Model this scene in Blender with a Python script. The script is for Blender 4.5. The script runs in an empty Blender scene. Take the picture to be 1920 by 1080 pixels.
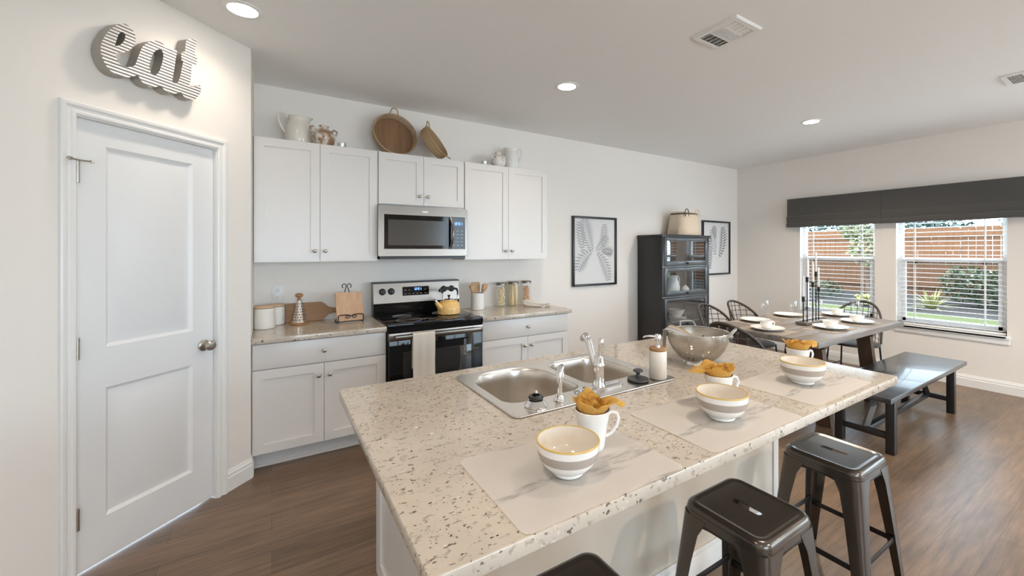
import bpy, bmesh, math, random
from mathutils import Vector, Matrix
PI = math.pi
S = bpy.context.scene
COL = S.collection
random.seed(7)

# ------------------------------------------------------------------ camera, world, sun, exposure
CEIL = 2.853
cam_d = bpy.data.cameras.new('camera')
cam = bpy.data.objects.new('camera', cam_d)
COL.objects.link(cam)
cam.location = (0, 0, 1.5113)
cam.rotation_euler = (PI / 2, 0, -0.5795)
cam_d.sensor_width = 36
cam_d.lens = 786.2748 * 36 / 1920
cam_d.shift_x = -(1024.07 - 960) / 1920
cam_d.shift_y = -(540 - 469.46) / 1920
cam_d.clip_start = 0.02
S.camera = cam
S.view_settings.view_transform = 'Standard'
S.view_settings.look = 'None'
S.view_settings.gamma = 1
S.view_settings.use_curve_mapping = False
S.view_settings.exposure = 1.06
S.cycles.use_denoising = True
S.cycles.max_bounces = 12
S.cycles.diffuse_bounces = 6
S.cycles.glossy_bounces = 8
S.cycles.transparent_max_bounces = 16
S.cycles.sample_clamp_indirect = 6
S.cycles.caustics_reflective = False
S.cycles.caustics_refractive = False

w = bpy.data.worlds.new('sky')
S.world = w
w.use_nodes = True
bg = w.node_tree.nodes['Background']
bg.inputs['Color'].default_value = (0.68, 0.84, 1.0, 1)
bg.inputs['Strength'].default_value = 5.0
sd = bpy.data.lights.new('sun', 'SUN')
sd.energy = 4.5
sd.angle = 0.01
sd.color = (1.0, 0.93, 0.82)
sun = bpy.data.objects.new('sun', sd)
COL.objects.link(sun)
sun.location = (-4, -5, 9)
sun.rotation_euler = Vector((0.36, 0.44, -0.82)).to_track_quat('-Z', 'Y').to_euler()


def portal(name, loc, rot, sx, sy):
    d = bpy.data.lights.new(name, 'AREA')
    d.shape = 'RECTANGLE'
    d.size, d.size_y = sx, sy
    d.cycles.is_portal = True
    o = bpy.data.objects.new(name, d)
    COL.objects.link(o)
    o.location = loc
    o.rotation_euler = rot
    return o


portal('window_portal', (6.63, 2.65, 1.25), (0, PI / 2, 0), 1.3, 0.91)
portal('window_portal', (6.63, 1.506, 1.25), (0, PI / 2, 0), 1.3, 0.94)
portal('window_portal', (6.63, -1.7, 1.24), (0, PI / 2, 0), 2.3, 2.4)
portal('window_portal', (.35, -3.61, 1.45), (PI / 2, 0, 0), 2.5, 1.7)
portal('window_portal', (5.0, -3.61, 1.3), (PI / 2, 0, 0), 2.4, 2.4)

# ------------------------------------------------------------------ materials
MATS = {}


def nodes(m):
    return m.node_tree.nodes, m.node_tree.links


def mat(name, col=(.8, .8, .8), rough=.5, metal=0., emit=None, es=0., spec=.5, coat=0., bump=None, sheen=0., aniso=0.):
    m = bpy.data.materials.new(name)
    m.use_nodes = True
    n, l = nodes(m)
    b = n['Principled BSDF']
    b.inputs['Base Color'].default_value = (*col, 1)
    b.inputs['Roughness'].default_value = rough
    b.inputs['Metallic'].default_value = metal
    b.inputs['Specular IOR Level'].default_value = spec
    b.inputs['Coat Weight'].default_value = coat
    b.inputs['Sheen Weight'].default_value = sheen
    if aniso:
        b.inputs['Anisotropic'].default_value = aniso
    if emit:
        b.inputs['Emission Color'].default_value = (*emit, 1)
        b.inputs['Emission Strength'].default_value = es
    if bump:
        sc, st, ds = bump
        t = n.new('ShaderNodeTexCoord')
        z = n.new('ShaderNodeTexNoise')
        z.inputs['Scale'].default_value = sc
        z.inputs['Detail'].default_value = 3
        bp = n.new('ShaderNodeBump')
        bp.inputs['Strength'].default_value = st
        bp.inputs['Distance'].default_value = ds
        l.new(t.outputs['Object'], z.inputs['Vector'])
        l.new(z.outputs['Fac'], bp.inputs['Height'])
        l.new(bp.outputs['Normal'], b.inputs['Normal'])
    MATS[name] = m
    return m


def noise(m, scale, detail=3, rough=.5, stretch=(1, 1, 1), coord='Object', w=0):
    n, l = nodes(m)
    t = n.new('ShaderNodeTexCoord')
    mp = n.new('ShaderNodeMapping')
    mp.inputs['Scale'].default_value = stretch
    mp.inputs['Location'].default_value = (w, w * 1.7, w * .6)
    z = n.new('ShaderNodeTexNoise')
    z.inputs['Scale'].default_value = scale
    z.inputs['Detail'].default_value = detail
    z.inputs['Roughness'].default_value = rough
    l.new(t.outputs[coord], mp.inputs['Vector'])
    l.new(mp.outputs['Vector'], z.inputs['Vector'])
    return z.outputs['Fac']


def ramp(m, fac, stops, interp='LINEAR'):
    n, l = nodes(m)
    r = n.new('ShaderNodeValToRGB')
    r.color_ramp.interpolation = interp
    e = r.color_ramp.elements
    while len(e) < len(stops):
        e.new(.5)
    for k, (p, c) in zip(e, stops):
        k.position = p
        k.color = (*c, 1) if len(c) == 3 else c
    l.new(fac, r.inputs['Fac'])
    return r.outputs['Color']


def mix(m, fac, a, b, mode='MIX'):
    n, l = nodes(m)
    x = n.new('ShaderNodeMix')
    x.data_type = 'RGBA'
    x.blend_type = mode
    for s, v in ((x.inputs[0], fac), (x.inputs[6], a), (x.inputs[7], b)):
        if hasattr(v, 'links'):
            l.new(v, s)
        elif isinstance(v, (int, float)):
            s.default_value = v
        else:
            s.default_value = (*v, 1)
    return x.outputs[2]


def base(m, c):
    n, l = nodes(m)
    l.new(c, n['Principled BSDF'].inputs['Base Color'])


def bumpfrom(m, h, st=.3, ds=.002):
    n, l = nodes(m)
    bp = n.new('ShaderNodeBump')
    bp.inputs['Strength'].default_value = st
    bp.inputs['Distance'].default_value = ds
    l.new(h, bp.inputs['Height'])
    l.new(bp.outputs['Normal'], n['Principled BSDF'].inputs['Normal'])


K, W = (0, 0, 0), (1, 1, 1)
wall_m = mat('wall_paint', (.83, .785, .735), .75, bump=(130, .25, .003))
ceil_m = mat('ceiling_paint', (.87, .87, .87), .85, bump=(90, .2, .003))
trim_m = mat('trim_paint', (.82, .81, .79), .32)
door_m = mat('door_paint', (.80, .80, .80), .35)
cab_m = mat('cabinet_paint', (.71, .685, .66), .3)
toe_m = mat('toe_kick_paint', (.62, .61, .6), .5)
isl_m = mat('island_panel_paint', (.66, .585, .49), .45)

granite = mat('speckled_granite', (.6, .55, .48), .11)
c0 = ramp(granite, noise(granite, 5, 4, .6), [(.35, (.575, .51, .43)), (.65, (.49, .435, .37))])
sp1 = ramp(granite, noise(granite, 40, 3, .6, (1, 1.5, 1)), [(.57, K), (.67, W)])
c1 = mix(granite, sp1, c0, (.36, .315, .27))
sp1b = ramp(granite, noise(granite, 30, 3, .6, (1.2, 1, 1), w=9), [(.67, K), (.74, W)])
c1 = mix(granite, sp1b, c1, (.78, .73, .66))
sp2 = ramp(granite, noise(granite, 52, 2, .55, (1, 1.7, 1), w=3), [(.64, K), (.69, W)])
c2 = mix(granite, sp2, c1, (.15, .12, .10))
sp3 = ramp(granite, noise(granite, 85, 1, .5, (1, 1.3, 1), w=5), [(.71, K), (.73, W)])
base(granite, mix(granite, sp3, c2, (.05, .04, .038)))

floor_m = mat('wood_plank_floor', (.3, .2, .12), .33)
n, l = nodes(floor_m)
tc = n.new('ShaderNodeTexCoord')
bk = n.new('ShaderNodeTexBrick')
bk.offset = .37
for k, v in (('Scale', 1), ('Mortar Size', .0012), ('Mortar Smooth', 0), ('Bias', 0), ('Brick Width', 1.22), ('Row Height', .18)):
    bk.inputs[k].default_value = v
bk.inputs['Color1'].default_value = (.20, .133, .086, 1)
bk.inputs['Color2'].default_value = (.138, .092, .059, 1)
bk.inputs['Mortar'].default_value = (.09, .06, .042, 1)
l.new(tc.outputs['Object'], bk.inputs['Vector'])
gr = ramp(floor_m, noise(floor_m, 3, 6, .65, (1.2, 14, 1)), [(.3, (.62, .6, .57)), (.7, (1.25, 1.2, 1.15))])
g2 = ramp(floor_m, noise(floor_m, 2.2, 3, .5, (.8, 3, 1), w=4), [(.35, (.82, .82, .84)), (.65, (1.12, 1.1, 1.06))])
cc = mix(floor_m, 1.0, bk.outputs['Color'], gr, 'MULTIPLY')
base(floor_m, mix(floor_m, 1.0, cc, g2, 'MULTIPLY'))
bumpfrom(floor_m, noise(floor_m, 4, 5, .6, (1.2, 18, 1)), .12, .002)

steel = mat('brushed_stainless', (.235, .205, .178), .28, 1, aniso=.5)
sink_m = mat('sink_stainless', (.72, .68, .63), .27, 1)
chrome = mat('chrome', (.8, .8, .8), .06, 1)
nickel = mat('satin_nickel', (.5, .46, .41), .3, 1)
blackgl = mat('black_glass', (.005, .005, .006), .05, spec=.3)
blackpl = mat('black_plastic', (.015, .015, .016), .35)
blackmet = mat('black_iron', (.018, .017, .017), .45, .3)
gun = mat('gunmetal_paint', (.115, .10, .088), .22, .8)
gun_d = mat('gunmetal_stretcher', (.03, .027, .026), .4, .6)
blackwood = mat('black_stained_wood', (.018, .017, .017), .3, bump=(40, .06, .002))
benchtop_m = mat('satin_black_lacquer', (.024, .024, .027), .26, spec=.6, coat=.3, bump=(40, .04, .002))
satin_front = mat('satin_black_sheen_tint', (.030, .032, .036), .40, spec=.9, coat=.35)  # black lifted slightly blue, window sheen put into the bookcase front colour
charcoal = mat('charcoal_fabric', (.078, .073, .068), .9, bump=(300, .4, .002), sheen=.3)
ceramic = mat('white_ceramic', (.80, .78, .75), .12)
cream = mat('cream_ceramic', (.76, .70, .62), .15)
stone_c = mat('matte_white_stoneware', (.78, .74, .69), .45)
taupe = mat('taupe_glaze', (.40, .345, .30), .2)
yellow_rim = mat('yellow_rim_glaze', (.62, .42, .12), .25)
ye_enamel = mat('butter_yellow_enamel', (.82, .52, .19), .16)
mustard = mat('mustard_cloth', (.80, .52, .13), .95, bump=(70, .9, .006), sheen=.2)
linen = mat('cream_linen', (.66, .61, .54), .95, bump=(260, .5, .002))
fringe_m = mat('oatmeal_woven_cloth', (.64, .56, .48), .95, bump=(220, .6, .003))
basket_m = mat('cream_woven_fibre', (.66, .55, .43), .9, bump=(120, .7, .006))
seagrass = mat('dark_woven_band', (.06, .045, .035), .8)
rattan = mat('dark_rattan', (.06, .045, .036), .6)
sealm = mat('light_rattan', (.40, .27, .15), .65)
white_pl = mat('white_plastic', (.82, .82, .81), .35)
vinyl = mat('white_vinyl', (.84, .85, .86), .3)
slat_m = mat('blind_slat', (.80, .80, .80), .45)
candle_m = mat('white_wax', (.85, .83, .79), .5)
dark_hole = mat('duct_dark', (.11, .11, .11), .8)
pasta_y = mat('pale_pasta', (.95, .82, .55), .6)
pasta_o = mat('orange_pasta', (.82, .52, .32), .6)
paper = mat('print_paper', (.72, .71, .70), .6)
fern_g = mat('grey_ink', (.40, .40, .41), .7)
fern_d = mat('dark_grey_ink', (.22, .22, .23), .7)
lamp_m = mat('lamp_diffuser', (1, 1, 1), .5, emit=(1, .93, .84), es=14)
blue_led = mat('blue_display', (.02, .03, .1), .4, emit=(.12, .28, 1), es=2.2)
label_w = mat('panel_print', (.45, .45, .46), .5)
glossgrey = mat('grey_rubber', (.045, .045, .048), .5)
soil = mat('mulch', (.03, .025, .023), .95, bump=(25, 1, .05))
concrete = mat('pale_concrete', (.52, .50, .47), .85)
lawn_m = mat('lawn', (.085, .105, .022), .9, bump=(60, 1, .03))
leaf_d = mat('dark_leaf', (.028, .045, .014), .6)
leaf_l = mat('pale_leaf', (.16, .165, .085), .6)
leaf_b = mat('blue_green_leaf', (.05, .08, .075), .7)
leaf_y = mat('variegated_leaf', (.26, .25, .08), .5)
flower_m = mat('cream_flower', (.35, .33, .2), .7)
bark = mat('bark', (.1, .07, .05), .9)
siding = mat('house_siding', (.6, .57, .52), .8)


def wood(name, a, b, rough=.45, stretch=(1, 12, 12), sc=3):
    m = mat(name, a, rough)
    f = noise(m, sc, 5, .6, stretch)
    base(m, ramp(m, f, [(.3, a), (.7, b)]))
    bumpfrom(m, f, .1, .002)
    return m


maple = wood('pale_maple', (.62, .40, .25), (.50, .30, .175), stretch=(10, 10, 1.5))
lidwood = wood('pale_wood_lid', (.66, .46, .30), (.58, .38, .24), stretch=(1, 10, 1))
acacia = wood('brown_acacia', (.40, .205, .078), (.30, .145, .05))
beech = wood('beech_utensil', (.50, .31, .16), (.42, .25, .12), stretch=(8, 8, 1))
traywood = wood('tray_base_wood', (.28, .155, .075), (.19, .10, .05), stretch=(9, 1, 9))
tablewood = wood('weathered_table_wood', (.235, .205, .18), (.16, .135, .115), .38, (1, 10, 10))
legwood = wood('dark_leg_wood', (.10, .056, .034), (.065, .036, .022), .45, (8, 8, 1))
cedar = wood('cedar_board', (.13, .052, .016), (.085, .033, .010), .8, (6, 6, .8))

# whitewashed jug with brown wear
worn = mat('distressed_glaze', (.7, .64, .57), .4)
base(worn, ramp(worn, noise(worn, 18, 4, .6), [(.42, (.70, .64, .57)), (.56, (.30, .18, .10))]))

worn_w = mat('worn_white_glaze', (.74, .7, .65), .4)
base(worn_w, ramp(worn_w, noise(worn_w, 16, 4, .6, w=3), [(.56, (.74, .70, .65)), (.68, (.34, .26, .2))]))
# placemat with veined stripes along the long side
mat_m = mat('veined_placemat', (.76, .72, .67), .75)
st = ramp(mat_m, noise(mat_m, 4.2, 2, .5, (.35, 2.4, 1)), [(.56, K), (.60, W), (.64, W), (.68, K)])
vn = ramp(mat_m, noise(mat_m, 30, 4, .7, (.5, 3, 1), w=2), [(.42, K), (.62, W)])
base(mat_m, mix(mat_m, mix(mat_m, 1.0, st, vn, 'MULTIPLY'), (.92, .88, .835), (.58, .545, .515)))

# corrugated face of the sign: dark grooves between white ridges
corr = mat('corrugated_white_metal', (.75, .73, .7), .45, .2)
n, l = nodes(corr)
tc = n.new('ShaderNodeTexCoord')
sx = n.new('ShaderNodeSeparateXYZ')
l.new(tc.outputs['Object'], sx.inputs[0])
mm = n.new('ShaderNodeMath'); mm.operation = 'MULTIPLY'; mm.inputs[1].default_value = 2 * PI / .0163
l.new(sx.outputs['Z'], mm.inputs[0])
sn = n.new('ShaderNodeMath'); sn.operation = 'SINE'
l.new(mm.outputs[0], sn.inputs[0])
base(corr, ramp(corr, sn.outputs[0], [(.0, (.80, .78, .75)), (.38, (.80, .78, .75)), (.72, (.10, .09, .08))]))
bumpfrom(corr, sn.outputs[0], .6, -.003)
galv = mat('galvanised_edge', (.42, .385, .34), .5, .4)

# striped dish towel
dish = mat('striped_dish_towel', (.70, .64, .56), .9)
n, l = nodes(dish)
tc = n.new('ShaderNodeTexCoord'); sx = n.new('ShaderNodeSeparateXYZ')
l.new(tc.outputs['UV'], sx.inputs[0])
base(dish, ramp(dish, sx.outputs['X'], [(0, (.62, .45, .27)), (.16, (.72, .66, .58)), (.42, (.72, .66, .58)), (.48, (.26, .30, .36)),
                                         (.54, (.72, .70, .68)), (.62, (.26, .30, .36)), (.68, (.74, .72, .70))], 'CONSTANT'))

# weathered fence posts/boards share cedar; insect screen and glass let light straight through


def see_through(name, tint, gloss, rough=.0):
    m = bpy.data.materials.new(name)
    m.use_nodes = True
    n, l = nodes(m)
    n.remove(n['Principled BSDF'])
    out = n['Material Output']
    tr = n.new('ShaderNodeBsdfTransparent')
    tr.inputs['Color'].default_value = (*tint, 1)
    gl = n.new('ShaderNodeBsdfGlossy')
    gl.inputs['Roughness'].default_value = rough
    gl.inputs['Color'].default_value = (.95, .95, .95, 1)
    lw = n.new('ShaderNodeLayerWeight')
    lw.inputs['Blend'].default_value = .5
    pw = n.new('ShaderNodeMath')
    pw.operation = 'POWER'
    pw.inputs[1].default_value = 4.5
    l.new(lw.outputs['Facing'], pw.inputs[0])
    mp = n.new('ShaderNodeMapRange')
    mp.inputs['To Min'].default_value = gloss
    mp.inputs['To Max'].default_value = 1
    mx = n.new('ShaderNodeMixShader')
    l.new(pw.outputs[0], mp.inputs['Value'])
    l.new(mp.outputs['Result'], mx.inputs['Fac'])
    l.new(tr.outputs[0], mx.inputs[1])
    l.new(gl.outputs[0], mx.inputs[2])
    l.new(mx.outputs[0], out.inputs['Surface'])
    MATS[name] = m
    return m


pane_m = see_through('window_glass', (.96, .98, .97), .0)
cabglass = see_through('bookcase_glass', (.95, .96, .97), .10)
thin_glass = see_through('drinking_glass', (.96, .97, .97), .13)
jar_glass = see_through('jar_glass', (.97, .98, .97), .05)
screen_m = bpy.data.materials.new('insect_screen')
screen_m.use_nodes = True
n, l = nodes(screen_m)
df = n['Principled BSDF']
df.inputs['Base Color'].default_value = (.05, .05, .05, 1)
tr = n.new('ShaderNodeBsdfTransparent')
mx = n.new('ShaderNodeMixShader')
mx.inputs['Fac'].default_value = .62
l.new(df.outputs[0], mx.inputs[1]); l.new(tr.outputs[0], mx.inputs[2]); l.new(mx.outputs[0], n['Material Output'].inputs['Surface'])

# ------------------------------------------------------------------ mesh helpers
I4 = Matrix.Identity(4)


class MB:
    def __init__(s, M=None):
        s.bm = bmesh.new()
        s.M = M or I4

    def v(s, *p):
        return s.bm.verts.new(s.M @ Vector(p))

    def f(s, vs, mi=0):
        try:
            q = s.bm.faces.new(vs)
        except ValueError:
            return None
        q.material_index = mi
        q.smooth = True
        return q

    def box(s, x0, x1, y0, y1, z0, z1, b=0, mi=0, seg=2):
        old = set(s.bm.faces)
        oldv = set(s.bm.verts)
        r = bmesh.ops.create_cube(s.bm, size=1)
        vs = r['verts']
        for q in vs:
            q.co = Vector((x0 + (q.co.x + .5) * (x1 - x0), y0 + (q.co.y + .5) * (y1 - y0), z0 + (q.co.z + .5) * (z1 - z0)))
        if b:
            es = list({e for q in vs for e in q.link_edges})
            bmesh.ops.bevel(s.bm, geom=es, offset=b, segments=seg, affect='EDGES', profile=.5, clamp_overlap=True)
        for q in set(s.bm.verts) - oldv:
            q.co = s.M @ q.co
        for q in set(s.bm.faces) - old:
            q.material_index = mi
            q.smooth = True
        return s

    def loft(s, loops, cap0=True, cap1=True, closed=True, mi=0):
        L = [[s.v(*p) for p in lp] for lp in loops]
        n = len(L[0])
        for a, b in zip(L, L[1:]):
            for i in range(n if closed else n - 1):
                j = (i + 1) % n
                s.f([a[i], a[j], b[j], b[i]], mi)
        if cap0:
            s.f(L[0][::-1], mi)
        if cap1:
            s.f(L[-1], mi)
        return s

    def tube(s, path, r, seg=8, closed=False, mi=0, cap=True):
        P = [Vector(p) for p in path]
        n = len(P)
        R = r if isinstance(r, (list, tuple)) else [r] * n
        loops = []
        up = None
        for i in range(n):
            if closed:
                t = (P[(i + 1) % n] - P[i - 1])
            else:
                t = P[min(i + 1, n - 1)] - P[max(i - 1, 0)]
            t.normalize()
            if up is None:
                up = Vector((0, 0, 1)) if abs(t.z) < .9 else Vector((1, 0, 0))
            up = (up - t * up.dot(t))
            if up.length < 1e-6:
                up = t.orthogonal()
            up.normalize()
            sd = t.cross(up)
            loops.append([P[i] + (up * math.cos(a) + sd * math.sin(a)) * R[i] for a in [2 * PI * k / seg for k in range(seg)]])
        if closed:
            loops.append(loops[0])
            L = [[s.v(*p) for p in lp] for lp in loops[:-1]]
            for i in range(n):
                a, b = L[i], L[(i + 1) % n]
                for k in range(seg):
                    j = (k + 1) % seg
                    s.f([a[k], a[j], b[j], b[k]], mi)
        else:
            s.loft(loops, cap, cap, True, mi)
        return s

    def cyl(s, p0, p1, r0, r1=None, seg=20, mi=0):
        return s.tube([p0, p1], [r0, r0 if r1 is None else r1], seg, mi=mi)

    def lathe(s, prof, seg=32, c=(0, 0, 0), mi=0, mis=None, sx=1, sy=1, skip=None):
        L = []
        for r, z in prof:
            if r < 1e-6:
                L.append([s.v(c[0], c[1], c[2] + z)])
            else:
                L.append([s.v(c[0] + r * sx * math.cos(2 * PI * k / seg), c[1] + r * sy * math.sin(2 * PI * k / seg), c[2] + z) for k in range(seg)])
        for i in range(len(L) - 1):
            a, b = L[i], L[i + 1]
            q = mis[i] if mis else mi
            for k in range(seg):
                j = (k + 1) % seg
                if skip and skip(i, k):
                    continue
                if len(a) == 1 and len(b) == 1:
                    continue
                if len(a) == 1:
                    s.f([a[0], b[j], b[k]], q)
                elif len(b) == 1:
                    s.f([a[k], a[j], b[0]], q)
                else:
                    s.f([a[k], a[j], b[j], b[k]], q)
        return s

    def prism(s, poly, z0, z1, mi=0):
        return s.loft([[(x, y, z0) for x, y in poly], [(x, y, z1) for x, y in poly]], mi=mi)

    def quad(s, a, b, c, d, mi=0):
        s.f([s.v(*a), s.v(*b), s.v(*c), s.v(*d)], mi)
        return s


def finish(me, mats, ang=38):
    for m in (mats if isinstance(mats, (list, tuple)) else [mats]):
        me.materials.append(m)
    me.polygons.foreach_set('use_smooth', [True] * len(me.polygons))
    me.set_sharp_from_angle(angle=math.radians(ang))


def obj(name, mb, mats, parent=None, loc=(0, 0, 0), rot=(0, 0, 0), label=None, cat=None, group=None, kind=None, ang=38):
    if isinstance(mb, MB):
        bmesh.ops.recalc_face_normals(mb.bm, faces=mb.bm.faces)
        me = bpy.data.meshes.new(name)
        mb.bm.to_mesh(me)
        mb.bm.free()
    else:
        me = mb
        me.name = name
    if mats is not None:
        finish(me, mats, ang)
    o = bpy.data.objects.new(name, me)
    COL.objects.link(o)
    o.location = loc
    o.rotation_euler = rot
    if parent:
        o.parent = parent
    return tag(o, label, cat, group, kind)


def tag(o, label=None, cat=None, group=None, kind=None):
    for k, v in (('label', label), ('category', cat), ('group', group), ('kind', kind)):
        if v:
            o[k] = v
    return o


def thing(name, loc, label=None, cat=None, group=None, rot=(0, 0, 0), kind=None):
    o = bpy.data.objects.new(name, None)
    COL.objects.link(o)
    o.location = loc
    o.rotation_euler = rot
    o.empty_display_size = .05
    return tag(o, label, cat, group, kind)


def dup(o, loc, label=None, rot=None, parent=None):
    c = o.copy()
    COL.objects.link(c)
    if parent:
        c.parent = parent
    else:
        c.location = loc
        if rot is not None:
            c.rotation_euler = rot
        if label:
            c['label'] = label
    for ch in list(o.children):
        dup(ch, None, parent=c)
    return c


def rrect(x0, x1, y0, y1, r, n=6):
    rs = r if isinstance(r, (list, tuple)) else [r] * 4   # corners: (x1,y0) (x1,y1) (x0,y1) (x0,y0)
    out = []
    for (cx, cy, a0), q in zip(((x1, y0, -PI / 2), (x1, y1, 0), (x0, y1, PI / 2), (x0, y0, PI)), rs):
        sx = -1 if cx == x1 else 1
        sy = 1 if cy == y0 else -1
        for k in range(n + 1):
            a = a0 + PI / 2 * k / n
            out.append((cx + sx * q + q * math.cos(a), cy + sy * q + q * math.sin(a)))
    return out


def spline2(pts, n=4):
    out = []
    N = len(pts)
    for i in range(N):
        p0, p1, p2, p3 = [Vector(pts[(i + k) % N]) for k in (-1, 0, 1, 2)]
        for k in range(n):
            t = k / n
            out.append(tuple(.5 * ((2 * p1) + (p2 - p0) * t + (2 * p0 - 5 * p1 + 4 * p2 - p3) * t * t + (3 * p1 - p0 - 3 * p2 + p3) * t ** 3)))
    return out


def sheet(loops, z0, z1, bev=0):
    """a flat plate with holes (first loop outside, the others holes) between heights z0 and z1"""
    cu = bpy.data.curves.new('plate', 'CURVE')
    cu.dimensions = '2D'
    cu.fill_mode = 'BOTH'
    cu.extrude = (z1 - z0) / 2 - bev
    cu.bevel_depth = bev
    cu.bevel_resolution = 1
    for lp in loops:
        sp = cu.splines.new('POLY')
        sp.points.add(len(lp) - 1)
        for q, p in zip(sp.points, lp):
            q.co = (p[0], p[1], 0, 1)
        sp.use_cyclic_u = True
    o = bpy.data.objects.new('plate', cu)
    COL.objects.link(o)
    dg = bpy.context.evaluated_depsgraph_get()
    me = bpy.data.meshes.new_from_object(o.evaluated_get(dg))
    bpy.data.objects.remove(o)
    bpy.data.curves.remove(cu)
    me.materials.clear()
    me.transform(Matrix.Translation((0, 0, (z0 + z1) / 2)))
    return me


def arc(cx, cz, r, a0, a1, n=10):
    return [(cx + r * math.cos(a0 + (a1 - a0) * k / n), cz + r * math.sin(a0 + (a1 - a0) * k / n)) for k in range(n + 1)]

# ------------------------------------------------------------------ the setting
XR, YW = 6.474, 4.092


def struct(name, mb, m, parent=None, **k):
    return obj(name, mb, m, parent, kind=None if parent else 'structure', **k)


struct('floor', MB().box(-3.0, 6.62, -3.6, 4.2, -.12, 0), floor_m)
struct('ceiling', MB().box(-3.0, 6.62, -3.6, 4.2, CEIL, CEIL + .2), ceil_m)
struct('wall_back', MB().box(-.117, 6.62, YW, 4.2, 0, CEIL), wall_m)
struct('wall_return', MB().box(-.217, -.117, 3.411, 4.2, 0, CEIL), wall_m)
struct('wall_left', MB().box(-1.9, -1.764, -3.5, 1.78, 0, CEIL), wall_m)
# window wall: two windows behind the dining table and one unseen patio opening added for daylight nearer the camera
m = MB()
for y0, y1, z0, z1 in ((3.103, YW, 0, CEIL), (1.975, 2.194, 0, CEIL), (-.5, 1.037, 0, CEIL), (-3.6, -2.9, 0, CEIL),
                       (2.194, 3.103, 0, .60), (2.194, 3.103, 2.2, CEIL), (1.037, 1.975, 0, .60), (1.037, 1.975, 2.2, CEIL),
                       (-2.9, -.5, 0, .09), (-2.9, -.5, 2.39, CEIL)):
    m.box(XR, 6.62, y0, y1, z0, z1)
struct('wall_right', m, wall_m)
m = MB()  # rear wall with two unseen openings added for daylight
for x0, x1, z0, z1 in ((-1.9, -.9, 0, CEIL), (1.6, 3.8, 0, CEIL), (6.2, XR, 0, CEIL), (-.9, 1.6, 0, .6), (-.9, 1.6, 2.3, CEIL), (3.8, 6.2, 0, .1), (3.8, 6.2, 2.5, CEIL)):
    m.box(x0, x1, -3.6, -3.5, z0, z1)
struct('wall_front', m, wall_m)

# pantry wall stands at 45 degrees; local x runs along it, local -y faces the room
PW = dict(loc=(-1.7642, 1.7642, 0), rot=(0, 0, PI / 4))
m = MB()
m.box(-.1, 1.434, 0, .12, 0, CEIL)
m.box(2.092, 2.331, 0, .12, 0, CEIL)
m.box(1.434, 2.092, 0, .12, 2.128, CEIL)
struct('wall_pantry', m, wall_m, **PW)


def baseboard(name, L, **k):
    m = MB()
    m.loft([[(x, -y, z) for y, z in ((0, 0), (.016, 0), (.016, .085), (.012, .09), (.012, .108), (.008, .112), (.006, .128), (0, .13))] for x in (0, L)])
    return struct(name, m, trim_m, **k)


baseboard('baseboard_pantry', .178, loc=(-1.7642 + 2.152 / 2 ** .5, 1.7642 + 2.152 / 2 ** .5, 0), rot=(0, 0, PI / 4))
baseboard('baseboard_right', 7.5, loc=(XR, 4.092, 0), rot=(0, 0, -PI / 2))
baseboard('baseboard_back', XR - 2.54, loc=(2.54, YW, 0))
baseboard('baseboard_return', .12, loc=(-.117, 3.411, 0), rot=(0, 0, PI / 2))

# pantry door, casing, hinges
d = thing('door_1', PW['loc'], rot=PW['rot'], kind='structure')
m = MB()


def panel_face(mb, x0, x1, z0, z1, y):
    """moulded raised panel: frame bevel going in, then a raised field"""
    a = [(x0, z0), (x1, z0), (x1, z1), (x0, z1)]

    def ring(d, yy):
        return [(x0 + d, yy, z0 + d), (x1 - d, yy, z0 + d), (x1 - d, yy, z1 - d), (x0 + d, yy, z1 - d)]
    mb.loft([ring(0, y), ring(.016, y + .0125), ring(.026, y + .0125), ring(.058, y + .001)], False, True)


u0, u1, dz0, dz1 = 1.438, 2.089, .014, 2.124
p1, p2 = (1.558, 1.969, 1.042, 2.014), (1.558, 1.969, .222, .845)
yf = .018
m.box(u0, u1, yf + .0128, yf + .036, dz0, dz1)
for x0, x1, z0, z1 in ((u0, p1[0], dz0, dz1), (p1[1], u1, dz0, dz1), (p1[0], p1[1], dz0, p2[2]), (p1[0], p1[1], p2[3], p1[2]), (p1[0], p1[1], p1[3], dz1)):
    m.box(x0, x1, yf, yf + .0135, z0, z1)
panel_face(m, *p1, yf)
panel_face(m, *p2, yf)
obj('door_slab', m, door_m, d, ang=20)
m = MB()
prof = [(0, 0), (0, -.012), (.006, -.017), (.016, -.017), (.02, -.012), (.032, -.012), (.04, -.02), (.052, -.022), (.058, -.018), (.058, 0)]


def casing(mb, p):
    # path corners of a mitred casing: inner edge p, grows outward
    (xl, xr, zt) = p
    loops = []
    for o, y in prof:
        loops.append([(xl - o, y, 0), (xl - o, y, zt + o), (xr + o, y, zt + o), (xr + o, y, 0)])
    mb.loft(loops, False, False, closed=False)


casing(m, (1.432, 2.094, 2.130))
for x0, x1 in ((1.424, 1.436), (2.091, 2.1)):
    m.box(x0, x1, -.004, .1, 0, 2.13)
m.box(1.424, 2.1, -.004, .1, 2.126, 2.135)
obj('casing', m, trim_m, d, ang=25)
h = MB().box(1.428, 1.446, -.008, .018, -.045, .045, .002)
h.cyl((1.436, -.010, -.05), (1.436, -.010, .05), .0075, seg=12)
h0 = obj('hinge', h, nickel, d, loc=(0, 0, 1.87))
for z in (1.06, .28):
    dup(h0, None, parent=d).location = (0, 0, z)
m = MB().cyl((1.400, -.03, 1.925), (1.436, -.012, 1.925), .004, seg=8)
m.cyl((1.436, -.012, 1.925), (1.475, -.03, 1.923), .004, seg=8)
m.cyl((1.392, -.034, 1.925), (1.402, -.029, 1.925), .008, seg=10).cyl((1.474, -.03, 1.923), (1.482, -.02, 1.923), .008, seg=10)
obj('hinge_pin_stop', m, nickel, d)
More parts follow.
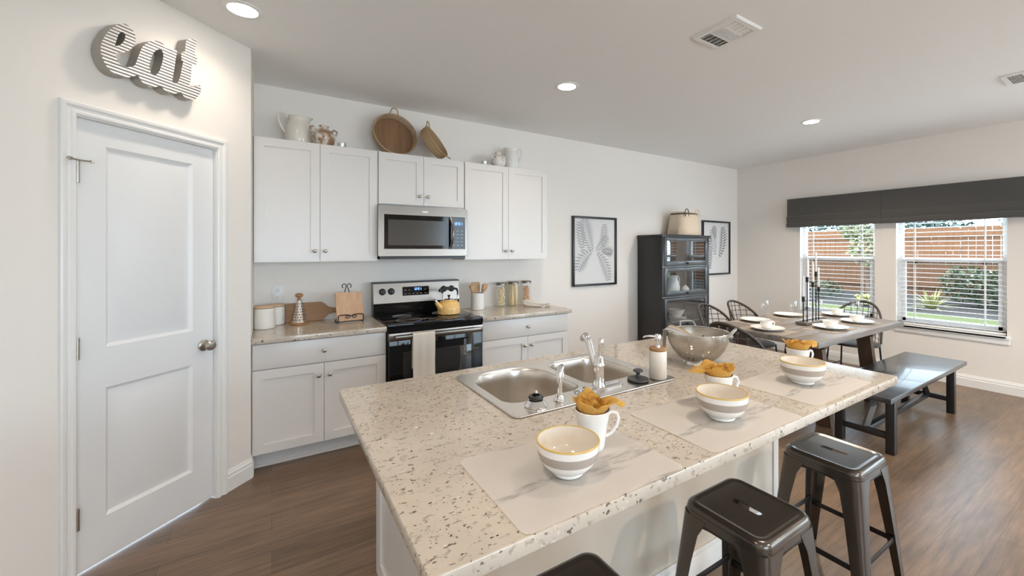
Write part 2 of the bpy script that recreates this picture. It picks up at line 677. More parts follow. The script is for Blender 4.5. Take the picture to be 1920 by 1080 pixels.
kb = MB(Matrix.Translation((2.032, yf, .945)) @ Matrix.Rotation(PI / 2, 4, 'X'))
kb.lathe([(0, .0), (.033, 0), (.033, .006), (.028, .010), (.012, .012), (.011, .03), (.02, .036), (.028, .046), (.029, .056), (.022, .066), (0, .07)], 28)
obj('door_knob', kb, nickel, d)

# windows in the right wall
for i, (y0, y1) in enumerate(((2.194, 3.103), (1.037, 1.975))):
    wd = thing('window_%d' % (i + 1), (XR, (y0 + y1) / 2, .6), kind='structure')
    a = (y1 - y0) / 2
    fx0, fx1 = .085, .135
    m = MB()
    for q in (-a, a - .045):
        m.box(fx0, fx1, q, q + .045, 0, 1.6)
    m.box(fx0, fx1, -a, a, 0, .05).box(fx0, fx1, -a, a, 1.555, 1.6)
    m.box(fx0 - .012, fx1, -a + .04, a - .04, .775, .825, .004)
    m.box(fx0 - .012, fx0 + .02, -a + .045, -a + .075, .05, .78).box(fx0 - .012, fx0 + .02, a - .075, a - .045, .05, .78)
    m.box(fx0 - .012, fx0 + .02, -a + .045, a - .045, .05, .085)
    obj('window_frame', m, vinyl, wd)
    obj('lower_pane', MB().quad((.10, -a + .06, .06), (.10, a - .06, .06), (.10, a - .06, .79), (.10, -a + .06, .79)), pane_m, wd)
    obj('upper_pane', MB().quad((.115, -a + .04, .8), (.115, a - .04, .8), (.115, a - .04, 1.57), (.115, -a + .04, 1.57)), pane_m, wd)
    obj('insect_screen', MB().quad((.132, -a + .04, .04), (.132, a - .04, .04), (.132, a - .04, .79), (.132, -a + .04, .79)), screen_m, wd)
    lk = obj('sash_lock', MB().box(fx0 - .022, fx0 - .004, -.018, .018, .755, .772, .003), blackpl, wd, loc=(0, -a * .62, 0))
    dup(lk, None, parent=wd).location = (0, a * .62, 0)
    m = MB().box(-.035, fx0 + .005, -a + .001, a - .001, -.02, 0.005, .002)
    m.box(-.035, .0, -a - .03, a + .03, -.025, 0.0045, .004).box(-.016, 0, -a - .02, a + .02, -.085, -.025, .004)
    obj('window_sill', m, trim_m, wd)
    # horizontal blind inside the recess
    bl = thing('window_blind', (XR + .045, (y0 + y1) / 2, .61),
               ('white slatted blind in the window behind the dining table', 'white slatted blind in the window right of the dining table')[i],
               'blind', 'white horizontal blinds')
    m = MB()
    hw = a - .012
    for k in range(28):
        z = .04 + k * .054
        c = -.002
        m.loft([[(x, y, z + c + (.003 if abs(x) < .01 else 0) - x * .07) for x in (-.021, -.007, .007, .021)] +
                [(x, y, z + c - .003 + (.003 if abs(x) < .01 else 0) - x * .07) for x in (.021, .007, -.007, -.021)] for y in (-hw, hw)])
    obj('slats', m, slat_m, bl)
    obj('bottom_rail', MB().box(-.025, .025, -hw, hw, 0, .022, .004), white_pl, bl)
    obj('headrail', MB().box(-.028, .028, -hw, hw, 1.545, 1.588, .002), white_pl, bl)
    for q in (-.3, .3):
        m = MB().box(-.0262, -.0250, q - .004, q + .004, .01, 1.55).box(.0250, .0262, q - .004, q + .004, .01, 1.55)
        obj('ladder_cord', m, white_pl, bl)
# patio opening and rear windows added outside the picture to let daylight fill the room
for nm, lo, sz, ax in (('window_3', (XR + .1, -1.7, 1.24), (2.4, 2.3), 'y'), ('window_4', (.35, -3.56, 1.45), (2.5, 1.7), 'x'), ('window_5', (5.0, -3.56, 1.3), (2.4, 2.4), 'x')):
    wd = thing(nm, lo, kind='structure')
    wd.rotation_euler = (0, 0, PI / 2 if ax == 'y' else 0)
    a, b = sz[0] / 2, sz[1] / 2
    m = MB().box(-a, -a + .06, -.03, .03, -b, b).box(a - .06, a, -.03, .03, -b, b).box(-a, a, -.03, .03, -b, -b + .06).box(-a, a, -.03, .03, b - .06, b).box(-.04, .04, -.03, .03, -b, b)
    obj('window_frame', m, vinyl, wd)
    obj('pane', MB().quad((-a, 0, -b), (a, 0, -b), (a, 0, b), (-a, 0, b)), pane_m, wd)

# roman shades
for i, (y1, y0) in enumerate(((3.242, 2.096), (2.092, .88))):
    sh = thing('roman_shade', (XR, (y0 + y1) / 2, 1.85),
               ('charcoal roman shade folded up, over the window behind the dining table', 'charcoal roman shade folded up, right one of the pair, beside its twin')[i],
               'window shade', 'charcoal roman shades')
    a = (y1 - y0) / 2
    m = MB()
    fold = [(-.004, .415), (-.085, .415), (-.088, .4), (-.090, .2), (-.088, .165), (-.097, .158), (-.105, .14), (-.104, .09), (-.098, .07),
            (-.112, .055), (-.118, .02), (-.108, 0), (-.09, -.004), (-.03, 0.0), (-.02, .02), (-.06, .2), (-.004, .2)]
    ys = [-a + 2 * a * k / 12 for k in range(13)]
    m.loft([[(x - (.004 * math.sin(k * 1.9 + z * 30) if z < .16 and x < -.05 else 0), y, z + (.003 * math.sin(k * 1.1) if z < .1 else 0)) for x, z in fold] for k, y in enumerate(ys)])
    obj('shade_fabric', m, charcoal, sh, ang=30)
    obj('mounting_board', MB().box(-.08, -.003, -a + .005, a - .005, .38, .41), trim_m, sh)

# ------------------------------------------------------------------ ceiling fittings
LAMPS = ((-.135, 2.88, 1.6), (2.02, 2.777, 3.5), (4.702, 2.143, 16), (-.15, .75, 3.5), (2.0, .75, 4.5), (4.7, -.3, 3), (2.3, -1.9, 30), (-.9, -1.6, 8), (5.2, -2.4, 42))  # first three are visible fittings; the rest are unseen, added to brighten the room
lamp_lab = ['lit recessed ceiling light above the pantry door, by the wall sign', 'lit recessed ceiling light above the wall cabinets, middle of the kitchen',
            'lit recessed ceiling light above the dining table', None, None, None]
for i, (x, y, watt) in enumerate(LAMPS):
    t = thing('ceiling_light', (x, y, CEIL), lamp_lab[i] if i < 3 else 'unseen ceiling light added outside the frame', 'light', 'recessed ceiling lights')
    obj('trim_ring', MB().lathe([(.098, 0), (.098, -.004), (.09, -.008), (.072, -.006), (.07, -.001)], 40), white_pl, t)
    obj('diffuser', MB().lathe([(0, -.0035), (.072, -.0035)], 40), lamp_m, t)
    ld = bpy.data.lights.new('downlight', 'AREA')
    ld.shape = 'DISK'
    ld.size = .13
    ld.energy = watt
    ld.color = (1, .85, .69)
    ld.spread = math.radians(140)
    lo = bpy.data.objects.new('downlight', ld)
    COL.objects.link(lo)
    lo.parent = t
    lo.location = (0, 0, -.012)


def vent(loc, lx, ly, lab):
    t = thing('ceiling_vent', (loc[0], loc[1], CEIL), lab, 'vent', 'ceiling air vents')
    a, b = lx / 2, ly / 2
    f = MB()
    f.loft([[(p[0], p[1], z) for p in rrect(-a + o, a - o, -b + o, b - o, .006)] for o, z in ((0, 0), (0, -.006), (.006, -.011))], False, False)
    hl = [(-a + .035, a - .035, -b + .03 + k * (2 * b - .06) / 3 + .006, -b + .03 + (k + 1) * (2 * b - .06) / 3 - .006) for k in range(3)]
    me = sheet([rrect(-a + .006, a - .006, -b + .006, b - .006, .006)] + [rrect(*q, .001, 1) for q in hl], -.013, -.011)
    f.bm.from_mesh(me)
    obj('vent_frame', f, white_pl, t, ang=30)
    obj('duct_opening', MB().box(-a + .03, a - .03, -b + .025, b - .025, -.0030, -.001), dark_hole, t)
    for k, (x0, x1, y0, y1) in enumerate(hl):
        m = MB()
        if k == 1:
            nn = 9
            for j in range(nn):
                y = y0 + (y1 - y0) * (j + .5) / nn
                m.box(x0, x1, y - .002, y + .002, -.012, -.004)
            for j in range(9):
                x = x0 + (x1 - x0) * (j + .5) / 9
                m.box(x - .0015, x + .0015, y0, y1, -.0115, -.004)
        else:
            s = 1 if k == 2 else -1
            for j in range(6):
                y = y0 + (y1 - y0) * (j + .5) / 6
                m.quad((x0, y - .008 * s, -.011), (x1, y - .008 * s, -.011), (x1, y + .004 * s, -.004), (x0, y + .004 * s, -.004))
            for j in range(5):
                x = x0 + (x1 - x0) * (j + .5) / 5
                m.box(x - .001, x + .001, y0, y1, -.0105, -.004)
        obj('louvres', m, white_pl, t)


vent((2.344, 1.555), .265, .31, 'white square ceiling vent with three louvre banks above the island')
vent((4.84, .63), .30, .33, 'white ceiling vent at the right edge, above the bench')

# ------------------------------------------------------------------ word sign above the pantry door
SG = [(1.571, 2.612), (1.587, 2.617), (1.606, 2.611), (1.621, 2.595), (1.628, 2.574), (1.626, 2.547), (1.617, 2.52), (1.602, 2.497), (1.584, 2.48), (1.566, 2.469), (1.547, 2.457), (1.546, 2.444), (1.551, 2.425), (1.564, 2.411), (1.58, 2.407), (1.602, 2.414), (1.623, 2.43), (1.631, 2.451), (1.638, 2.476), (1.648, 2.512), (1.657, 2.539), (1.675, 2.566), (1.699, 2.589), (1.724, 2.603), (1.745, 2.604), (1.758, 2.596), (1.761, 2.583), (1.793, 2.593), (1.822, 2.6), (1.815, 2.551), (1.808, 2.49), (1.8, 2.439), (1.799, 2.417), (1.812, 2.415), (1.826, 2.425), (1.838, 2.464), (1.847, 2.516), (1.854, 2.554), (1.845, 2.557), (1.845, 2.598), (1.863, 2.612), (1.865, 2.643), (1.872, 2.68), (1.899, 2.698), (1.925, 2.708), (1.921, 2.669), (1.916, 2.621), (1.928, 2.607), (1.925, 2.568), (1.901, 2.55), (1.897, 2.508), (1.893, 2.466), (1.888, 2.43), (1.904, 2.431), (1.925, 2.444), (1.945, 2.457), (1.951, 2.433), (1.943, 2.405), (1.923, 2.372), (1.899, 2.356), (1.875, 2.355), (1.856, 2.363), (1.842, 2.38), (1.815, 2.361), (1.788, 2.351), (1.766, 2.355), (1.754, 2.364), (1.743, 2.376), (1.708, 2.354), (1.683, 2.351), (1.663, 2.357), (1.648, 2.373), (1.638, 2.39), (1.621, 2.376), (1.599, 2.362), (1.569, 2.355), (1.541, 2.356), (1.517, 2.371), (1.5, 2.397), (1.49, 2.427), (1.488, 2.454), (1.493, 2.486), (1.505, 2.521), (1.52, 2.554), (1.541, 2.584), (1.555, 2.6)]
H1 = [(1.569, 2.57), (1.584, 2.567), (1.583, 2.543), (1.571, 2.515), (1.555, 2.497), (1.544, 2.492), (1.548, 2.513), (1.556, 2.547)]
H2 = [(1.737, 2.565), (1.749, 2.561), (1.754, 2.542), (1.749, 2.503), (1.737, 2.455), (1.722, 2.426), (1.708, 2.415), (1.694, 2.428), (1.689, 2.458), (1.694, 2.487), (1.703, 2.52), (1.718, 2.549)]
me = sheet([spline2(SG, 3), spline2(H1, 3), spline2(H2, 3)], 0, .06)
# curve plane (x,y) -> (along wall, up); its thickness goes out from the wall
me.transform(Matrix(((1, 0, 0, 0), (0, 0, -1, 0), (0, 1, 0, 0), (0, 0, 0, 1))))
sg = thing('wall_sign', (-1.7642 + 1.72 / 2 ** .5, 1.7642 + 1.72 / 2 ** .5, 2.35), 'corrugated white metal word sign reading eat above the pantry door', 'sign', rot=PW['rot'])
me.transform(Matrix.Translation((-1.72, -.004, -2.35)))
for m_ in (galv, corr):
    me.materials.append(m_)
for p in me.polygons:
    p.material_index = 1 if p.normal.y < -.9 else 0
    p.use_smooth = False
obj('sign_letters', me, None, sg)

# ------------------------------------------------------------------ kitchen cabinets along the back wall


def shaker(mb, x0, x1, z0, z1, y, th=.02, fr=.062, dep=.010):
    """shaker door or drawer front, front face at y, extends to y+th"""
    mb.box(x0, x1, y + dep, y + th, z0, z1)
    for a, b, c, e in ((x0, x0 + fr, z0, z1), (x1 - fr, x1, z0, z1), (x0 + fr, x1 - fr, z0, z0 + fr), (x0 + fr, x1 - fr, z1 - fr, z1)):
        mb.box(a, b, y, y + dep + .001, c, e)
    return mb


def knob_mesh():
    m = MB(Matrix.Rotation(PI / 2, 4, 'X'))
    m.lathe([(0, 0), (.008, 0), (.006, .004), (.0055, .012), (.011, .017), (.0145, .021), (.0145, .025), (.010, .029), (0, .0305)], 20)
    return m


KN = None


def knob(parent, loc):
    global KN
    if KN is None:
        KN = obj('knob', knob_mesh(), nickel, parent, loc=loc)
        return KN
    k = dup(KN, None, parent=parent)
    k.location = loc
    return k


def cabinet(name, x0, x1, z0, z1, yfront, lab, grp, doors, drawer=None, toe=False, knob_z=0):
    cx = (x0 + x1) / 2
    t = thing(name, (cx, YW, 0 if toe else z0), lab, 'cabinet', grp)
    zb = 0 if toe else z0
    L = lambda x: x - cx
    y = yfront - YW
    obj('cabinet_body', MB().box(L(x0) + .0005, L(x1) - .0005, y + .021, -.002, z0 - zb, z1 - zb), cab_m, t)
    if toe:
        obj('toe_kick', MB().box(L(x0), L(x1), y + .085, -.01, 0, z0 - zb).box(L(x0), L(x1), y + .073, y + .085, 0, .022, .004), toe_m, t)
    a, b = (z0, z1)
    if drawer:
        dz0, dz1 = drawer
        dr = obj('drawer', MB().box(L(x0) + .006, L(x1) - .006, y, y + .02, dz0 - zb, dz1 - zb, .002), cab_m, t)
        knob(dr, (0, y, (dz0 + dz1) / 2 - zb))
        b = dz0 - .008
    n = doors
    g = .003
    ww = (x1 - x0 - .012 - g * (n - 1)) / n
    for k in range(n):
        xa = L(x0) + .006 + k * (ww + g)
        ztop = b if drawer else z1 - .004
        zbot = z0 + .006
        dd = obj('door', shaker(MB(), xa, xa + ww, zbot - zb, ztop - zb, y), cab_m, t, ang=25)
        kx = xa + ww - .035 if k == 0 else xa + .035
        knob(dd, (kx, y, (ztop - zb - .085) if toe else (zbot - zb + .08)))
    return t


cabinet('wall_cabinet', -.115, .753, 1.42, 2.356, 3.75, 'white two-door wall cabinet left of the microwave, by the pantry corner', 'white wall cabinets', 2)
cabinet('wall_cabinet', .753, 1.529, 1.905, 2.356, 3.75, 'short white two-door wall cabinet directly above the microwave', 'white wall cabinets', 2)
cabinet('wall_cabinet', 1.529, 2.472, 1.42, 2.356, 3.75, 'white two-door wall cabinet right of the microwave', 'white wall cabinets', 2)
cabinet('base_cabinet', -.115, .757, .114, .876, 3.455, 'white base cabinet with drawer and two doors left of the range', 'white base cabinets', 2, (.698, .868), True)
cabinet('base_cabinet', 1.573, 2.53, .114, .876, 3.455, 'white base cabinet with drawer and two doors right of the range', 'white base cabinets', 2, (.698, .868), True)

for x0, x1, lab in ((-.116, .756, 'speckled granite counter left of the range, holding canisters and boards'),
                    (1.572, 2.556, 'speckled granite counter right of the range, holding utensil crock and jars')):
    me = sheet([rrect(x0 + .003, x1 - .003, 3.429, YW - .004, .004, 2)], .8765, .914, .003)
    me.transform(Matrix.Translation((-(x0 + x1) / 2, -3.76, -.8765)))
    obj('countertop', me, granite, None, loc=((x0 + x1) / 2, 3.76, .8765), label=lab, cat='countertop', group='back wall counters')

# microwave
t = thing('microwave', (1.139, YW, 1.44), 'stainless over-the-range microwave hung below the short wall cabinet', 'microwave')
y = 3.70 - YW
obj('body', MB().box(-.38, .38, y + .03, -.005, .0, .46), blackpl, t)
m = MB()
X0, X1 = -.394, .396
fx = lambda x: x - 1.139
me = sheet([rrect(X0, X1, .022, .455, .012, 3), rrect(fx(.790), fx(1.515), .083, .378, .004, 2)], 0, .03, .003)
me.transform(Matrix(((1, 0, 0, 0), (0, 0, -1, y + .03), (0, 1, 0, 0), (0, 0, 0, 1))))
obj('front_frame', me, steel, t)
dg = obj('door_window', MB().box(fx(.790), fx(1.362), y + .004, y + .028, .083, .378), blackgl, t)
obj('window_mesh', MB().box(fx(.825), fx(1.325), y + .003, y + .006, .115, .335), mat('window_dot_screen', (.055, .052, .048), .16), dg)
cp = obj('control_panel', MB().box(fx(1.366), fx(1.515), y + .004, y + .028, .083, .378), blackgl, t)
m = MB()


def digits(mb, x, y, z, h, txt, mi=0):
    """seven-segment figures facing -y"""
    SEG = {'0': 'abcdef', '1': 'bc', '2': 'abged', '8': 'abcdefg', '4': 'fgbc'}
    w_ = h * .55
    th = h * .14
    for ch in txt:
        if ch == ':':
            mb.box(x, x + th, y - .0005, y, z + h * .25, z + h * .25 + th).box(x, x + th, y - .0005, y, z + h * .65, z + h * .65 + th)
            x += th * 2.2
            continue
        for s in SEG[ch]:
            a = {'a': (0, w_, h - th, h), 'b': (w_ - th, w_, h / 2, h), 'c': (w_ - th, w_, 0, h / 2), 'd': (0, w_, 0, th),
                 'e': (0, th, 0, h / 2), 'f': (0, th, h / 2, h), 'g': (0, w_, h / 2 - th / 2, h / 2 + th / 2)}[s]
            mb.box(x + a[0], x + a[1], y - .0005, y, z + a[2], z + a[3])
        x += w_ * 1.4
    return mb


obj('clock', digits(MB(), fx(1.405), y + .0035, .305, .026, '12:01'), blue_led, cp)
m = MB()
for r in range(5):
    for c in range(3):
        m.box(fx(1.395) + c * .038, fx(1.395) + c * .038 + .022, y + .0033, y + .004, .115 + r * .033, .122 + r * .033)
obj('key_print', m, label_w, cp)
m = MB()
m.tube([(fx(1.372) + .012 * math.sin(PI * k / 10), y - .005 - .035 * math.sin(PI * k / 10), .095 + .27 * k / 10) for k in range(11)], .011, 10)
m.box(fx(1.36), fx(1.385), y - .012, y + .006, .09, .108, .003).box(fx(1.36), fx(1.385), y - .012, y + .006, .352, .37, .003)
obj('handle', m, steel, t)
obj('vent_grille', MB().box(-.38, .38, y + .012, y + .1, -.004, .022), blackpl, t)
obj('badge', MB().box(-.025, .025, y - .001, y + .001, .405, .418), nickel, t)

# range
t = thing('range', (1.1625, YW, 0), 'freestanding stainless range with black glass cooktop between the base cabinets', 'range')
A = .4025
yf = 3.415 - YW
obj('body', MB().box(-A, A, yf + .05, -.02, .02, .895), blackpl, t)
m = MB().box(-A, A, yf, -.11, .895, .926, .004)
m.box(-A, A, yf + .004, yf + .05, .862, .896)
ck = obj('cooktop', m, blackgl, t)
for bx, by, br in ((-.19, -.5, .105), (.19, -.5, .09), (-.19, -.25, .08), (.19, -.25, .1)):
    rg = obj('burner_ring', MB().lathe([(br, 0), (br, .0006), (br - .003, .0006), (br - .003, 0)], 40, (bx, by, .9262)), label_w, ck)
# back guard
bgd = obj('backguard', MB().box(-A, A, -.112, -.022, .92, 1.035), blackgl, t)
m = MB().loft([[(x, yy, z) for yy, z in ((-.118, 1.03), (-.022, 1.03), (-.022, 1.21), (-.098, 1.21))] for x in (-A, A)])
m2 = obj('control_panel', m, steel, t, ang=20)
obj('top_trim', MB().box(-A - .002, A + .002, -.102, -.02, 1.208, 1.222, .003), blackpl, t)
TL = Matrix.Translation((0, -.108, 1.12)) @ Matrix.Rotation(-.111, 4, 'X')
dp = obj('display_panel', MB(TL).box(1.015 - 1.1625, 1.262 - 1.1625, -.004, .004, -.03, .052), blackgl, t)
obj('clock', digits(MB(TL), -.045, -.0042, .018, .022, '12:01'), blue_led, dp)
m = MB(TL)
for r in range(2):
    for c in range(6):
        if r == 1 and 1 < c < 4:
            continue
        m.box(-.13 + c * .037, -.115 + c * .037, -.0045, -.004, -.015 + r * .035, -.011 + r * .035)
obj('key_print', m, label_w, dp)
for kx in (.838, .915, 1.41, 1.487):
    km = MB(Matrix.Translation((kx - 1.1625, -.108, 1.135)) @ Matrix.Rotation(PI / 2 - .111, 4, 'X'))
    km.lathe([(0, -.004), (.030, -.004), (.030, .003), (.026, .005), (.024, .025), (.021, .028), (0, .028)], 24)
    km.box(-.004, .004, -.022, .022, .026, .036, .002)
    obj('control_knob', km, blackpl, t)
# oven door
od = obj('oven_door', MB().box(-A + .006, A - .006, yf - .008, yf + .045, .235, .80, .003), blackgl, t)
obj('door_window', MB().box(-.29, .29, yf - .009, yf, .33, .70, .002), mat('oven_glass', (.02, .02, .02), .03), od)
obj('door_band', MB().box(-A + .004, A - .004, yf - .010, yf + .045, .795, .858, .003), steel, t)
m = MB().box(-A + .04, A - .04, yf - .062, yf - .046, .812, .846, .007)
for q in (-A + .055, A - .055):
    m.box(q - .012, q + .012, yf - .05, yf - .008, .818, .84, .003)
obj('oven_handle', m, steel, t)
obj('warming_drawer', MB().box(-A + .006, A - .006, yf - .006, yf + .045, .06, .225, .004), steel, t)

# towel over the oven handle
t = thing('dish_towel', (1.022, 3.415 - .054, .83), 'cream linen dish towel hanging from the oven handle', 'towel')
m = MB()
hw = .089
rows = [(.016, -.26), (.014, -.1), (.0125, 0), (.0125, .012), (.008, .0205), (0, .022), (-.008, .0205), (-.013, .010)] + [(-.014 - .003 * math.sin(k), -.045 * k) for k in range(11)]
L1, L2 = [], []
for k, (yy, z) in enumerate(rows):
    L1.append([(hw * (-1 + 2 * i / 12), yy - .0035 * math.cos(i * 1.3) * min(1, max(0, (k - 7) * .2)), z) for i in range(13)])
L = L1
for a_, b_ in zip(L, L[1:]):
    va = [m.v(*p) for p in a_]
    vb = [m.v(*p) for p in b_]
    for i in range(12):
        m.f([va[i], va[i + 1], vb[i + 1], vb[i]])
bmesh.ops.remove_doubles(m.bm, verts=m.bm.verts, dist=1e-5)
bmesh.ops.solidify(m.bm, geom=list(m.bm.faces), thickness=.004)
obj('towel_cloth', m, linen, t, ang=60)

# ------------------------------------------------------------------ things on the back counters
CT = .9145


def canister(x, y, r, h, lab, sx=1):
    t = thing('canister', (x, y, CT), lab, 'canister', 'white canisters with wooden lids')
    obj('jar_body', MB().lathe([(0, 0), (r - .006, 0), (r, .006), (r, h), (r - .006, h), (r - .006, h - .02), (0, h - .02)], 40), stone_c, t)
    obj('lid', MB().lathe([(0, h + .0005), (r - .008, h + .0005), (r - .002, h + .003), (r + .001, h + .010), (r - .004, h + .018), (0, h + .0185)], 40), lidwood, t)


canister(-.046, 3.865, .068, .155, 'white canister with pale wood lid, in front at the pantry corner')
canister(.028, 4.015, .063, .146, 'white canister with pale wood lid, behind the front one and below the outlet')

t = thing('wall_outlet', (.042, YW, 1.158), 'white duplex outlet on the wall above the canisters', 'outlet')
obj('plate', MB().box(-.041, .041, -.006, 0, -.063, .063, .003), white_pl, t)
for z in (-.028, .028):
    s_ = obj('socket', MB().box(-.018, .018, -.0085, -.005, z - .02, z + .02, .004), white_pl, t)
    obj('slots', MB().box(-.008, -.0055, -.0089, -.008, z - .002, z + .008).box(.0055, .008, -.0089, -.008, z - .002, z + .008).cyl((0, -.0089, z - .01), (0, -.008, z - .01), .003, seg=8), dark_hole, s_)

t = thing('cone_grater', (.186, 3.93, CT), 'cone shaped metal grater with wooden base and knob in front of the paddle board', 'grater')
m = MB().lathe([(.052, .018), (.049, .022), (.018, .19), (.016, .196), (.0155, .192)], 36)
gr_ = obj('grating_cone', m, sink_m, t)
m = MB()
for row in range(7):
    z = .04 + row * .021
    r = .049 - (z - .022) * .031 / .168
    n_ = 12 if row < 4 else 9
    for k in range(n_):
        a = 2 * PI * (k + .5 * (row % 2)) / n_
        p = Vector((r * math.cos(a), r * math.sin(a), z))
        q = Vector((math.cos(a), math.sin(a), .18))
        tt = Vector((-math.sin(a), math.cos(a), 0))
        m.tube([p - tt * .006 + q * .0008, p + q * .0026, p + tt * .006 + q * .0008], [.0012, .0036, .0012], 6)
obj('teeth', m, dark_hole, gr_)
obj('base', MB().lathe([(0, 0), (.066, 0), (.07, .005), (.068, .013), (.058, .018), (0, .018)], 36), acacia, t)
obj('knob', MB().lathe([(.0165, .19), (.017, .2), (.011, .207), (.01, .214), (.024, .223), (.029, .232), (.026, .243), (.012, .25), (0, .251)], 28), acacia, t)

t = thing('cutting_board', (.26, 4.045, CT), 'brown wooden paddle cutting board leaning on the wall behind the cone grater', 'cutting board', rot=(-.18, 0, 0))
pl = [(-.165, .006), (-.159, 0), (.09, 0), (.115, .012), (.15, .045), (.185, .056), (.285, .056), (.302, .066), (.302, .085), (.285, .096), (.185, .096), (.15, .106), (.115, .14), (.09, .153), (-.159, .153), (-.165, .147)]
me = sheet([pl], 0, .018, .002)
me.transform(Matrix(((1, 0, 0, 0), (0, 0, 1, 0), (0, 1, 0, .004), (0, 0, 0, 1))))
obj('board', me, acacia, t, ang=30)

# cookbook easel with the tablet-shaped board standing on it
t = thing('cookbook_easel', (.545, 3.86, CT), 'black wrought iron cookbook easel holding the maple board', 'easel', rot=(0, 0, .10))
R_ = .0042
m = MB()
for s in (-1, 1):
    m.tube([(s * .098, .05, R_), (s * .098, -.045, R_), (s * .098, -.060, .008), (s * .098, -.062, .045), (s * .094, -.062, .062)], R_, 8)
m.tube([(-.094, -.062, .062), (-.05, -.062, .066), (-.018, -.062, .062), (0, -.062, .052), (.018, -.062, .062), (.05, -.062, .066), (.094, -.062, .062)], R_, 8)
for s in (-1, 1):
    m.tube([(s * (.026 + .014 * math.cos(a)), -.062, .048 + .011 * math.sin(a)) for a in [PI * .5 + k * .55 for k in range(13)]], .003, 6)
obj('ledge', m, blackmet, t)
m = MB()
for s in (-1, 1):
    pth = [(s * .098, .05, R_), (s * .06, .052, .06), (s * .030, .062, .18), (s * .012, .074, .265), (s * .004, .079, .29)]
    pth += [(s * (.004 + .016 - .016 * math.cos(a)), .080, .292 + .018 * math.sin(a)) for a in [.5 + k * .42 for k in range(10)]]
    m.tube(pth, .0036, 8)
m.tube([(-.098, .05, R_), (.098, .05, R_)], R_, 8)
obj('back_frame', m, blackmet, t)
t = thing('serving_board', (.545, 3.86, CT + .0155), 'pale maple rectangular board standing on the black iron easel', 'board', rot=(0, 0, .10))
TM = Matrix.Translation((0, -.048, .0)) @ Matrix.Rotation(-.33, 4, 'X')
me = sheet([rrect(-.102, .102, 0, .235, .006, 3)], -.009, .009, .003)
me.transform(TM @ Matrix(((1, 0, 0, 0), (0, 0, 1, 0), (0, 1, 0, 0), (0, 0, 0, 1))))
obj('board', me, maple, t, ang=30)

# kettle
t = thing('kettle', (1.37, 3.735, .9265), 'yellow enamel kettle with black handle on the right rear of the cooktop', 'kettle', rot=(0, 0, .35))
r = .102
obj('body', MB().lathe([(0, 0), (.09, 0), (r, .006), (r + .002, .05), (r - .004, .09), (r - .022, .115), (.055, .128), (0, .131)], 44), ye_enamel, t)
m = MB().tube([(-.085, 0, .06), (-.115, 0, .085), (-.142, 0, .115), (-.150, 0, .125)], [.028, .023, .017, .0155], 16)
obj('spout', m, ye_enamel, t)
m = MB().lathe([(0, .1295), (.045, .1295), (.046, .134), (.02, .14), (.0, .141)], 28)
ld_ = obj('lid', m, chrome, t)
obj('lid_knob', MB().lathe([(.006, .14), (.005, .15), (.012, .158), (.014, .168), (.01, .174), (0, .175)], 16), blackpl, ld_)
m = MB().tube([(-.150, 0, .124), (-.158, 0, .136), (-.152, 0, .144)], [.0165, .0165, .012], 14)
obj('whistle_cap', m, chrome, t)
m = MB()
m.tube([(.088, 0, .105), (.1, 0, .14), (.1, 0, .19), (.098, 0, .205)], .0035, 8).tube([(-.07, 0, .118), (-.078, 0, .15), (-.075, 0, .2), (-.075, 0, .212)], .0035, 8)
obj('handle_wires', m, chrome, t)
m = MB().tube([(.105, 0, .165), (.104, 0, .2), (.094, 0, .222), (.06, 0, .229), (.02, 0, .232), (-.02, 0, .236), (-.05, 0, .232), (-.08, 0, .228), (-.10, 0, .222), (-.112, 0, .22)],
              [.007, .0085, .01, .011, .013, .016, .013, .011, .016, .012], 12)
m.tube([(-.075, 0, .195), (-.078, 0, .225)], .009, 10)
obj('handle', m, blackpl, t)

# crock with wooden utensils
t = thing('utensil_crock', (1.742, 3.93, CT), 'white ceramic utensil crock right of the range', 'crock')
obj('crock_body', MB().lathe([(0, 0), (.063, 0), (.068, .005), (.069, .155), (.070, .164), (.067, .168), (.063, .164), (.062, .012), (0, .012)], 40), ceramic, t)


def utensil(name, dx, dy, ax, ay, head, lab, hgt, rz=0):
    t = thing(name, (1.742 + dx, 3.93 + dy, CT + .014), lab, 'utensil', 'wooden utensils in the crock', rot=(ay, ax, rz))
    obj('shaft', MB().tube([(0, 0, 0), (0, 0, hgt - .07)], [.006, .006], 8), beech, t)
    m = MB()
    if head == 'spoon':
        for k in range(1):
            m.lathe([(0, hgt - .085), (.012, hgt - .08), (.026, hgt - .055), (.029, hgt - .03), (.022, hgt - .006), (0, hgt)], 16, sy=.25)
    elif head == 'turner':
        me = sheet([rrect(-.043, .043, hgt - .105, hgt, .012, 3)], -.004, .004, .001)
        me.transform(Matrix(((1, 0, 0, 0), (0, 0, -1, 0), (0, 1, 0, 0), (0, 0, 0, 1))))
        m.bm.from_mesh(me)
    else:
        m.tube([(0, 0, hgt - .075), (0, 0, hgt - .01), (0, 0, hgt)], [.007, .012, .006], 10)
    obj('head', m, beech, t)


utensil('spatula', -.005, .025, 0, -.05, 'turner', 'wide wooden turner, tallest in the middle of the utensil crock', .26)
utensil('wooden_spoon', -.012, -.012, -.25, 0, 'spoon', 'wooden spoon leaning left in the utensil crock', .245, .3)
utensil('wooden_spoon', -.008, .014, -.29, .05, 'stick', 'slim wooden stick spoon leaning furthest left in the utensil crock', .24)
utensil('wooden_spoon', .012, -.012, .27, 0, 'spoon', 'wooden spoon leaning right in the utensil crock', .255, -.2)
utensil('wooden_spoon', .02, .02, .20, .05, 'stick', 'slim wooden stick spoon just right of the turner in the crock', .245)


